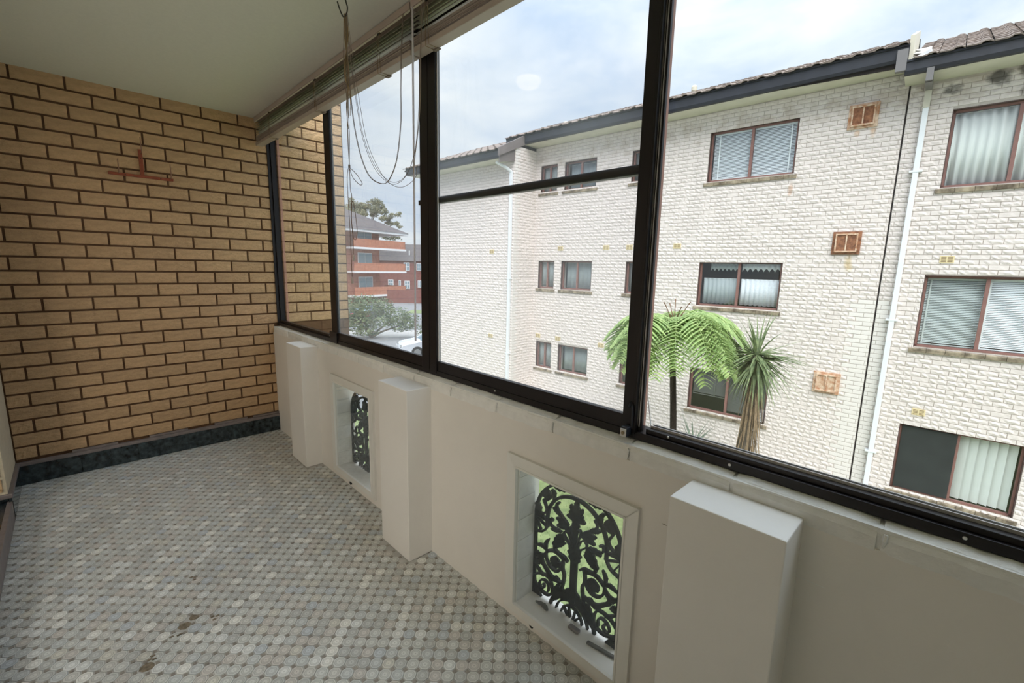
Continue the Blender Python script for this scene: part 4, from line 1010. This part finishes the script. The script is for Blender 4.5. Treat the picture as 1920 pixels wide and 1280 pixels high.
# ---- cordyline
def blade_mesh(seed, L_, w, droop, m, start=1.0):
    g = random.Random(seed); n = 7; vs = []; fs = []
    for i in range(n+1):
        t = i/n; ww = w*(.55+.45*math.sin(math.pi*min(1, t*1.5+.1)))*(1-t**3)+.001
        x = L_*t; z = -droop*t*t*L_
        vs += [(x, -ww/2, z+ww*.25), (x, 0, z), (x, ww/2, z+ww*.25)]
    for i in range(n):
        a = i*3; fs += [(a, a+1, a+4, a+3), (a+1, a+2, a+5, a+4)]
    return mesh_from('leaf', vs, fs, m)
cb = Wp(8.5-D0, 2.02, GZ)
cy_ = thing('cabbage_palm', 'dark green spiky cabbage palm with a skirt of dead brown leaves', 'tree', tuple(cb))
ct = Wp(8.5-D0, 1.95, .02)-cb
MB().tube(spline([Vector((.0, .0, 0)), Vector((.02, .0, 1.4)), Vector((.0, -.04, 2.6)), ct], 6), [.10]*10+[.09]*9, 12).build('trunk', M['bark'], cy_, smooth=True)
bms = [blade_mesh(i, .80, .050, .10+.07*i, M['palm']) for i in range(5)]
for i in range(230):
    a = rnd.uniform(0, 2*math.pi); e_ = R(rnd.choice([rnd.uniform(-78, -5), rnd.uniform(-70, 15), rnd.uniform(-45, 22), rnd.uniform(-20, 30), rnd.uniform(60, 85) if i % 3 == 0 else rnd.uniform(-60, 0)])); sc = rnd.uniform(.78, 1.08)*(1 if e_ < .5 else .9)
    o = link('leaf', bms[rnd.randrange(5)], cy_, ct+Vector((.04*math.cos(a), .04*math.sin(a), .05*math.sin(e_)+rnd.uniform(-.12, .06))), scale=(sc,)*3)
    o.rotation_euler = (0, -e_, a)
dms = [blade_mesh(20+i, .95, .034, .05, M['deadleaf']) for i in range(4)]
for i in range(150):
    a = rnd.uniform(0, 2*math.pi); zz = ct.z-.30-rnd.uniform(0, 1.7)
    o = link('dead_leaf', dms[i % 4], cy_, (ct.x+.09*math.cos(a), ct.y+.09*math.sin(a), zz), scale=(rnd.uniform(.7, 1.0),)*3); o.rotation_euler = (rnd.uniform(-.4, .4), R(rnd.uniform(76, 89)), a)
# ---- small spiky plant
yk = Wp(8.0-D0, 2.72, GZ)
sy = thing('young_cordyline', 'small grey-green spiky plant at the foot of the tree fern', 'plant', tuple(yk))
MB().tube([(0, 0, 0), (.02, 0, 1.86)], [.04, .03], 8).build('trunk', M['bark'], sy)
M['yucca'] = leafmat('yucca_grey_green', (.26, .32, .24), (.15, .20, .15), .2, 6)
yms = [blade_mesh(60+i, .62, .03, .10+.1*i, M['yucca']) for i in range(3)]
for i in range(46):
    a = i*2.4; e_ = R(rnd.uniform(8, 78)); o = link('leaf', yms[i % 3], sy, (.02, 0, 1.86), scale=(rnd.uniform(.8, 1.1),)*3); o.rotation_euler = (0, -e_, a)

# ================================================================== STREET BEYOND
def at(x, y, dep): return CAM+(cr*((x-960)/FPX)-cu*((y-640)/FPX)+cf)*dep
# ---- red brick block with balconies
RA = Vector((23.88, 52.96, 0)); Ru = Vector((.969, .248, 0)).normalized(); rang = math.atan2(Ru.y, Ru.x)
rb = thing('red_apartment_block', 'red brick apartment block with white edged balconies and hipped dark roof', 'building', (RA.x, RA.y, GZ), rang)
def rbx(name, u0, u1, n0, n1, z0, z1, m, par=rb): return MB().box(u0, u1, n0, n1, z0-GZ, z1-GZ).build(name, M[m], par)
rbx('wall', -8, 6.6, .0+1.4, 9, GZ, 5.35, 'redbrick')
for zs in (3.38, .42, -2.6):
    bal = rbx('balcony', 1.35, 10.0, .0, .14, zs+.12, zs+1.13, 'orangebrick'); rbx('side_panel', 9.86, 10.0, 0, 4.0, zs+.12, zs+1.13, 'orangebrick', bal); rbx('slab_edge', 1.2, 10.1, -.05, 4.1, zs-.12, zs+.12, 'whitetrim', bal)
for zs in (4.45, 1.75, -1.3):
    w = rbx('window', 3.0, 5.3, 1.34, 1.42, zs-.95, zs+1.1, 'whitetrim')
    for a, b in ((3.08, 4.1), (4.2, 5.22)): rbx('pane', a, b, 1.30, 1.33, zs-.9, zs+1.03, 'carglass', w)
MB().poly([(-9, 5.35-GZ), (10.3, 5.35-GZ), (10.3, 5.62-GZ), (-9, 5.62-GZ)], 1, -.3, 10).build('eave_board', M['whitetrim'], rb)
MB().add([(-9, -.4, 5.62-GZ), (10.4, -.4, 5.62-GZ), (10.4, 10, 5.62-GZ), (-9, 10, 5.62-GZ), (-4.5, 4.8, 8.6-GZ), (3.5, 4.8, 8.6-GZ)], [(0, 1, 5, 4), (1, 2, 5), (2, 3, 4, 5), (3, 0, 4), (0, 3, 2, 1)]).build('roof', M['slate'], rb)
# planters on balcony
# ---- second brick block
q2 = at(722, 488, 78); q2b = at(840, 490, 78)
b2u = Vector((cr.x, cr.y, 0)).normalized(); b2a = math.atan2(b2u.y, b2u.x)
b2_ = thing('brown_brick_house', 'dark red brick block with grey roof and small white windows, behind the balconies', 'building', (q2.x, q2.y, GZ), b2a)
def bx2(name, u0, u1, n0, n1, z0, z1, m, par=b2_): return MB().box(u0, u1, n0, n1, z0-GZ, z1-GZ).build(name, M[m], par)
PXM = 78/FPX
bx2('wall', -6, 14, 0, 10, GZ, 2.1, 'redbrick2')
MB().add([(-6.5, -.4, 2.1-GZ), (15, -.4, 2.1-GZ), (15, 10, 2.1-GZ), (-6.5, 10, 2.1-GZ), (2.4, 4, 5.1-GZ), (9, 4, 5.1-GZ)], [(0, 1, 5, 4), (1, 2, 5), (2, 3, 4, 5), (3, 0, 4), (0, 3, 2, 1)]).build('roof', M['slate'], b2_)
MB().tube([(4.1, .6, 3.1-GZ), (4.1, .6, 3.9-GZ)], .09, 6).build('flue', M['whitetrim'], b2_)
for x0, x1, y0, y1 in ((757, 768, 491, 506), (781, 790, 492, 506), (758, 768, 525, 540), (747, 751, 524, 535), (727, 737, 523, 535), (783, 790, 524, 537), (763, 768, 547, 552)):
    u0, u1 = (x0-722)*PXM, (x1-722)*PXM; z1 = q2.z-(y0-488)*PXM; z0 = q2.z-(y1-488)*PXM
    w = bx2('window', u0, u1, -.12, .02, z0, z1, 'whitetrim'); um = (u0+u1)/2; zm = (z0+z1)/2; g = .1
    if u1-u0 > .6:
        for a, b in ((u0+g, um-.05), (um+.05, u1-g)):
            for c, d in ((z0+g, zm-.05), (zm+.05, z1-g)): bx2('pane', a, b, -.16, -.11, c, d, 'carglass', w)
    elif z1-z0 > .6: bx2('pane', u0+.08, u1-.08, -.16, -.11, z0+g, z1-g, 'carglass', w)
# ---- low brick wall and hedge strip in the street
lwp = at(766, 566, 60)
tag(MB().box(-5, 10, 0, .3, 0, 1.7).build('boundary_wall', M['redbrick2'], None, (lwp.x, lwp.y, GZ)), 'dark red boundary wall at the foot of the far brick block', 'wall').rotation_euler = (0, 0, b2a)
hp = at(795, 585, 50)

# ---- foliage clouds
def cloud(name, m, parent, blobs, n, size, seed):
    g = random.Random(seed); vs = []; fs = []
    for c, r in blobs:
        for i in range(int(n*r[0]*r[1])):
            d = Vector((g.gauss(0, 1), g.gauss(0, 1), g.gauss(0, 1))).normalized(); k = g.uniform(.55, 1.02)
            p = Vector((c[0]+d.x*r[0]*k, c[1]+d.y*r[0]*k, c[2]+d.z*r[1]*k)); s = size*g.uniform(.6, 1.3)
            u = Vector((g.gauss(0, 1), g.gauss(0, 1), g.gauss(0, .6))).normalized(); v = u.cross(d+Vector((0, 0, .01))).normalized()
            o = len(vs); vs += [tuple(p-u*s), tuple(p+v*s*.42), tuple(p+u*s), tuple(p-v*s*.42)]; fs.append((o, o+1, o+2, o+3))
    o = link(name, mesh_from(name, vs, fs, m), parent); o['kind'] = 'stuff'; return o
bp = at(695, 600, 31); bp.z = GZ
bu = thing('magnolia_tree', 'broad bushy tree with grey-green leaves standing in the street below', 'tree', tuple(bp))
rv = b2u; fv = Vector((cf.x, cf.y, 0)).normalized()
def rf(a, b, z): v = rv*a+fv*b; return (v.x, v.y, z)
cloud('foliage', M['bush'], bu, [(rf(-1.3, 0, 2.0), (1.2, 1.0)), (rf(-.2, 0, 2.1), (1.1, .95)), (rf(.9, .1, 2.05), (.75, .75)), (rf(1.9, .1, 1.5), (.9, .75)), (rf(2.7, .2, 1.15), (.7, .7)), (rf(-.6, -.3, 1.1), (1.0, .7)), (rf(.8, -.2, 1.2), (.9, .6)), (rf(-1.8, -.1, .9), (.7, .7)), (rf(2.0, -.1, .8), (.6, .4)), (rf(-.2, -.5, .5), (.9, .4))], 900, .10, 3)
for a, b in ((-.9, 1.7), (.4, 1.7), (1.6, 1.3), (2.3, 1.0), (-1.5, 1.6)): MB().tube(spline([(0, 0, 0), rf(a*.3, .1, b*.4), rf(a*.7, 0, b*.75), rf(a, 0, b)], 4), [.09-.005*i for i in range(13)], 7).build('branch', M['bark'], bu)
tp_ = at(690, 450, 75); tp_.z = GZ
gt = thing('gum_tree', 'large olive green gum tree rising behind the red brick block', 'tree', tuple(tp_))
gb = []
for px_, py_, r_, h_ in ((655, 386, 1.7, .9), (668, 382, 1.8, .9), (683, 385, 1.8, 1.1), (693, 384, 1.9, 1.0), (706, 386, 1.7, .9), (716, 392, 1.3, .8), (700, 396, 1.6, .8), (722, 404, 1.2, .7), (736, 407, 1.2, .7), (728, 413, 1.3, .6), (742, 418, .9, .5), (748, 424, .7, .5), (733, 440, 1.3, .7), (744, 444, .9, .7), (722, 443, 1.0, .6), (750, 440, .5, .8), (680, 395, 1.5, .6), (664, 398, 1.5, .8)):
    p = at(px_, py_, 75)-tp_; gb.append(((p.x, p.y, p.z), (r_, h_)))
gr_ = random.Random(4); gb2 = []
for (c, r) in gb:
    for k in range(5):
        q_ = r[0]*.42*gr_.uniform(.7, 1.25); gb2.append(((c[0]+gr_.gauss(0, .5)*r[0], c[1]+gr_.gauss(0, .4)*r[0], c[2]+gr_.gauss(0, .55)*r[1]), (q_, q_*.7)))
cloud('foliage', M['gum'], gt, gb2, 420, .17, 5)
tk = MB()
MB().tube([(0, 0, 0), (.3, 0, 6), (.1, .2, 9)], [.5, .35, .25], 8).build('trunk', M['bark'], gt)
for c, r in gb[::2]: MB().tube(spline([(.1, .2, 8.5), (c[0]*.5, c[1]*.5, (8.5+c[2])/2+.3), c], 4), .09, 5).build('branch', M['bark'], gt)
bs = at(803, 470, 98); bs.z = GZ
bt = thing('far_tree', 'small dark tree beside the roof of the far brick block', 'tree', tuple(bs))
cloud('foliage', M['gum'], bt, [((-.8, 0, 6.8), (1.6, 1.7)), ((.8, 0, 7.4), (1.6, 1.7)), ((-1.2, 0, 5.0), (1.2, 1.2))], 120, .25, 9)
MB().tube([(0, 0, 0), (0, 0, 6)], .25, 7).build('trunk', M['bark'], bt)
sh = at(795, 600, 27); sh.z = GZ
cloud_t = thing('street_shrub', 'small green shrub beside the white car', 'shrub', tuple(sh))
cloud('foliage', M['bush'], cloud_t, [((0, 0, .8), (.5, .9)), ((.3, .2, 1.2), (.4, .7))], 900, .07, 11)
MB().tube([(0, 0, 0), (0, 0, 1)], .05, 6).build('stem', M['bark'], cloud_t)
# ---- paler driveway strip
dv = at(745, 612, 30)
dw = struct(MB().box(-6, 14, -1.6, 1.6, GZ-.004, GZ+.01).build('driveway', M['concrete']), 'pale concrete strip across the street beyond the white car', 'path'); g0 = at(745, 625, 1)-CAM
tt = (GZ-CAM.z)/g0.z; gp0 = CAM+g0*tt; dw.location = (gp0.x, gp0.y, 0); dw.rotation_euler = (0, 0, b2a+.25)
gs = struct(MB().box(-2, 10, -1.5, 2.0, GZ-.004, GZ+.02).build('verge', M['grass']), 'strip of green verge at the far side of the street', 'verge')
g0 = at(800, 585, 1)-CAM; tt = (GZ-CAM.z)/g0.z; gp0 = CAM+g0*tt; gs.location = (gp0.x, gp0.y, 0); gs.rotation_euler = (0, 0, b2a)

# ---- cars
def car(name, lab, paint, loc, rz, tails=False):
    c = thing(name, lab, 'car', loc, rz)
    def sect(prof, y0, y1, inset=0, z_in=0):
        pass
    # body: loft of side profile over the width, narrowing towards the top
    prof = [(2.20, .30), (2.25, .52), (2.12, .68), (1.15, .86), (.95, .90), (-1.75, .92), (-2.10, .86), (-2.22, .62), (-2.15, .30)]
    ys = [(-.88, .93, .0), (-.80, 1.0, .03), (0, 1.0, .05), (.80, 1.0, .03), (.88, .93, .0)]
    vs = []; fs = []; k = len(prof)
    for y, sc, up in ys: vs += [(x*(.985 if abs(y) > .85 else 1), y, z+(up if z > .6 else 0)) for x, z in prof]
    for i in range(len(ys)-1):
        for j in range(k): fs.append((i*k+j, i*k+(j+1) % k, (i+1)*k+(j+1) % k, (i+1)*k+j))
    fs += [tuple(range(k)), tuple(range(len(ys)*k-1, (len(ys)-1)*k-1, -1))]
    MB().add(vs, fs).build('body', M[paint], c, bevel=.04, smooth=True)
    top_ = [(1.15, .88), (.35, 1.36), (-.9, 1.42), (-1.85, .92)]; ins = [(.80, .80), (.62, .64), (.62, .64), (.78, .78)]
    vs = [(x, -w, z) for (x, z), (w, _) in zip(top_, ins)]+[(x, w, z) for (x, z), (w, _) in zip(top_, ins)]
    MB().add(vs, [(0, 1, 2, 3), (7, 6, 5, 4), (0, 4, 5, 1), (1, 5, 6, 2), (2, 6, 7, 3), (3, 7, 4, 0)]).build('glasshouse', M['carglass'], c)
    MB().add([(.42, -.60, 1.375), (-.92, -.61, 1.43), (-.92, .61, 1.43), (.42, .60, 1.375), (.30, -.5, 1.41), (-.8, -.5, 1.465), (-.8, .5, 1.465), (.30, .5, 1.41)], [(0, 1, 5, 4), (1, 2, 6, 5), (2, 3, 7, 6), (3, 0, 4, 7), (4, 5, 6, 7)]).build('roof', M[paint], c, bevel=.01)
    for sgn in (-1, 1):
        MB().tube([(1.12, sgn*.81, .90), (.38, sgn*.635, 1.39)], .035, 6).build('pillar', M[paint], c); MB().tube([(-.9, sgn*.635, 1.42), (-1.82, sgn*.79, .94)], .05, 6).build('pillar', M[paint], c)
        MB().box(-.28, -.20, sgn*.66-.04, sgn*.80+.0 if sgn < 0 else sgn*.80, .92, 1.38).build('pillar', M[paint], c) if False else None
    for x in (1.35, -1.35):
        for sgn in (-1, 1):
            w = MB().lathe([(.20, -.10), (.32, -.09), (.33, 0), (.32, .09), (.20, .10)], 20).build('wheel', M['tyre'], c, (x, sgn*.80, .33)); w.rotation_euler = (R(90), 0, 0)
            MB().lathe([(.19, -.105), (.19, .105)], 16).build('hubcap', M['silver'], w)
    for sgn in (-1, 1):
        MB().box(2.10, 2.24, sgn*.62-.16, sgn*.62+.16, .56, .70).build('headlight', M['silver'], c, bevel=.03)
        MB().box(-2.26, -2.12, sgn*.66-.16, sgn*.66+.16, .62, .86).build('tail_light', M['tail'], c, bevel=.03)
    return c
d0 = at(772, 671, 1)-CAM; gp1 = CAM+d0*((GZ-CAM.z)/d0.z)
hd = (-b2u*.93-fv*.36).normalized(); side = Vector((-hd.y, hd.x, 0))
cc = gp1-hd*1.35-side*(-.80)*(-1 if side.dot(fv) > 0 else 1)
cc = gp1-hd*1.35+(fv*.80)
car('white_car', 'white parked car with its bonnet towards the left, below the second pane', 'carwhite', (cc.x, cc.y, GZ), math.atan2(hd.y, hd.x))
d0 = at(690, 601, 1)-CAM; gp2 = CAM+d0*((GZ-CAM.z)/d0.z)*1.0
car('dark_car', 'dark car seen from behind with red tail lights, half hidden by the bushy tree', 'cardark', (gp2.x, gp2.y, GZ), math.atan2(fv.y, fv.x))
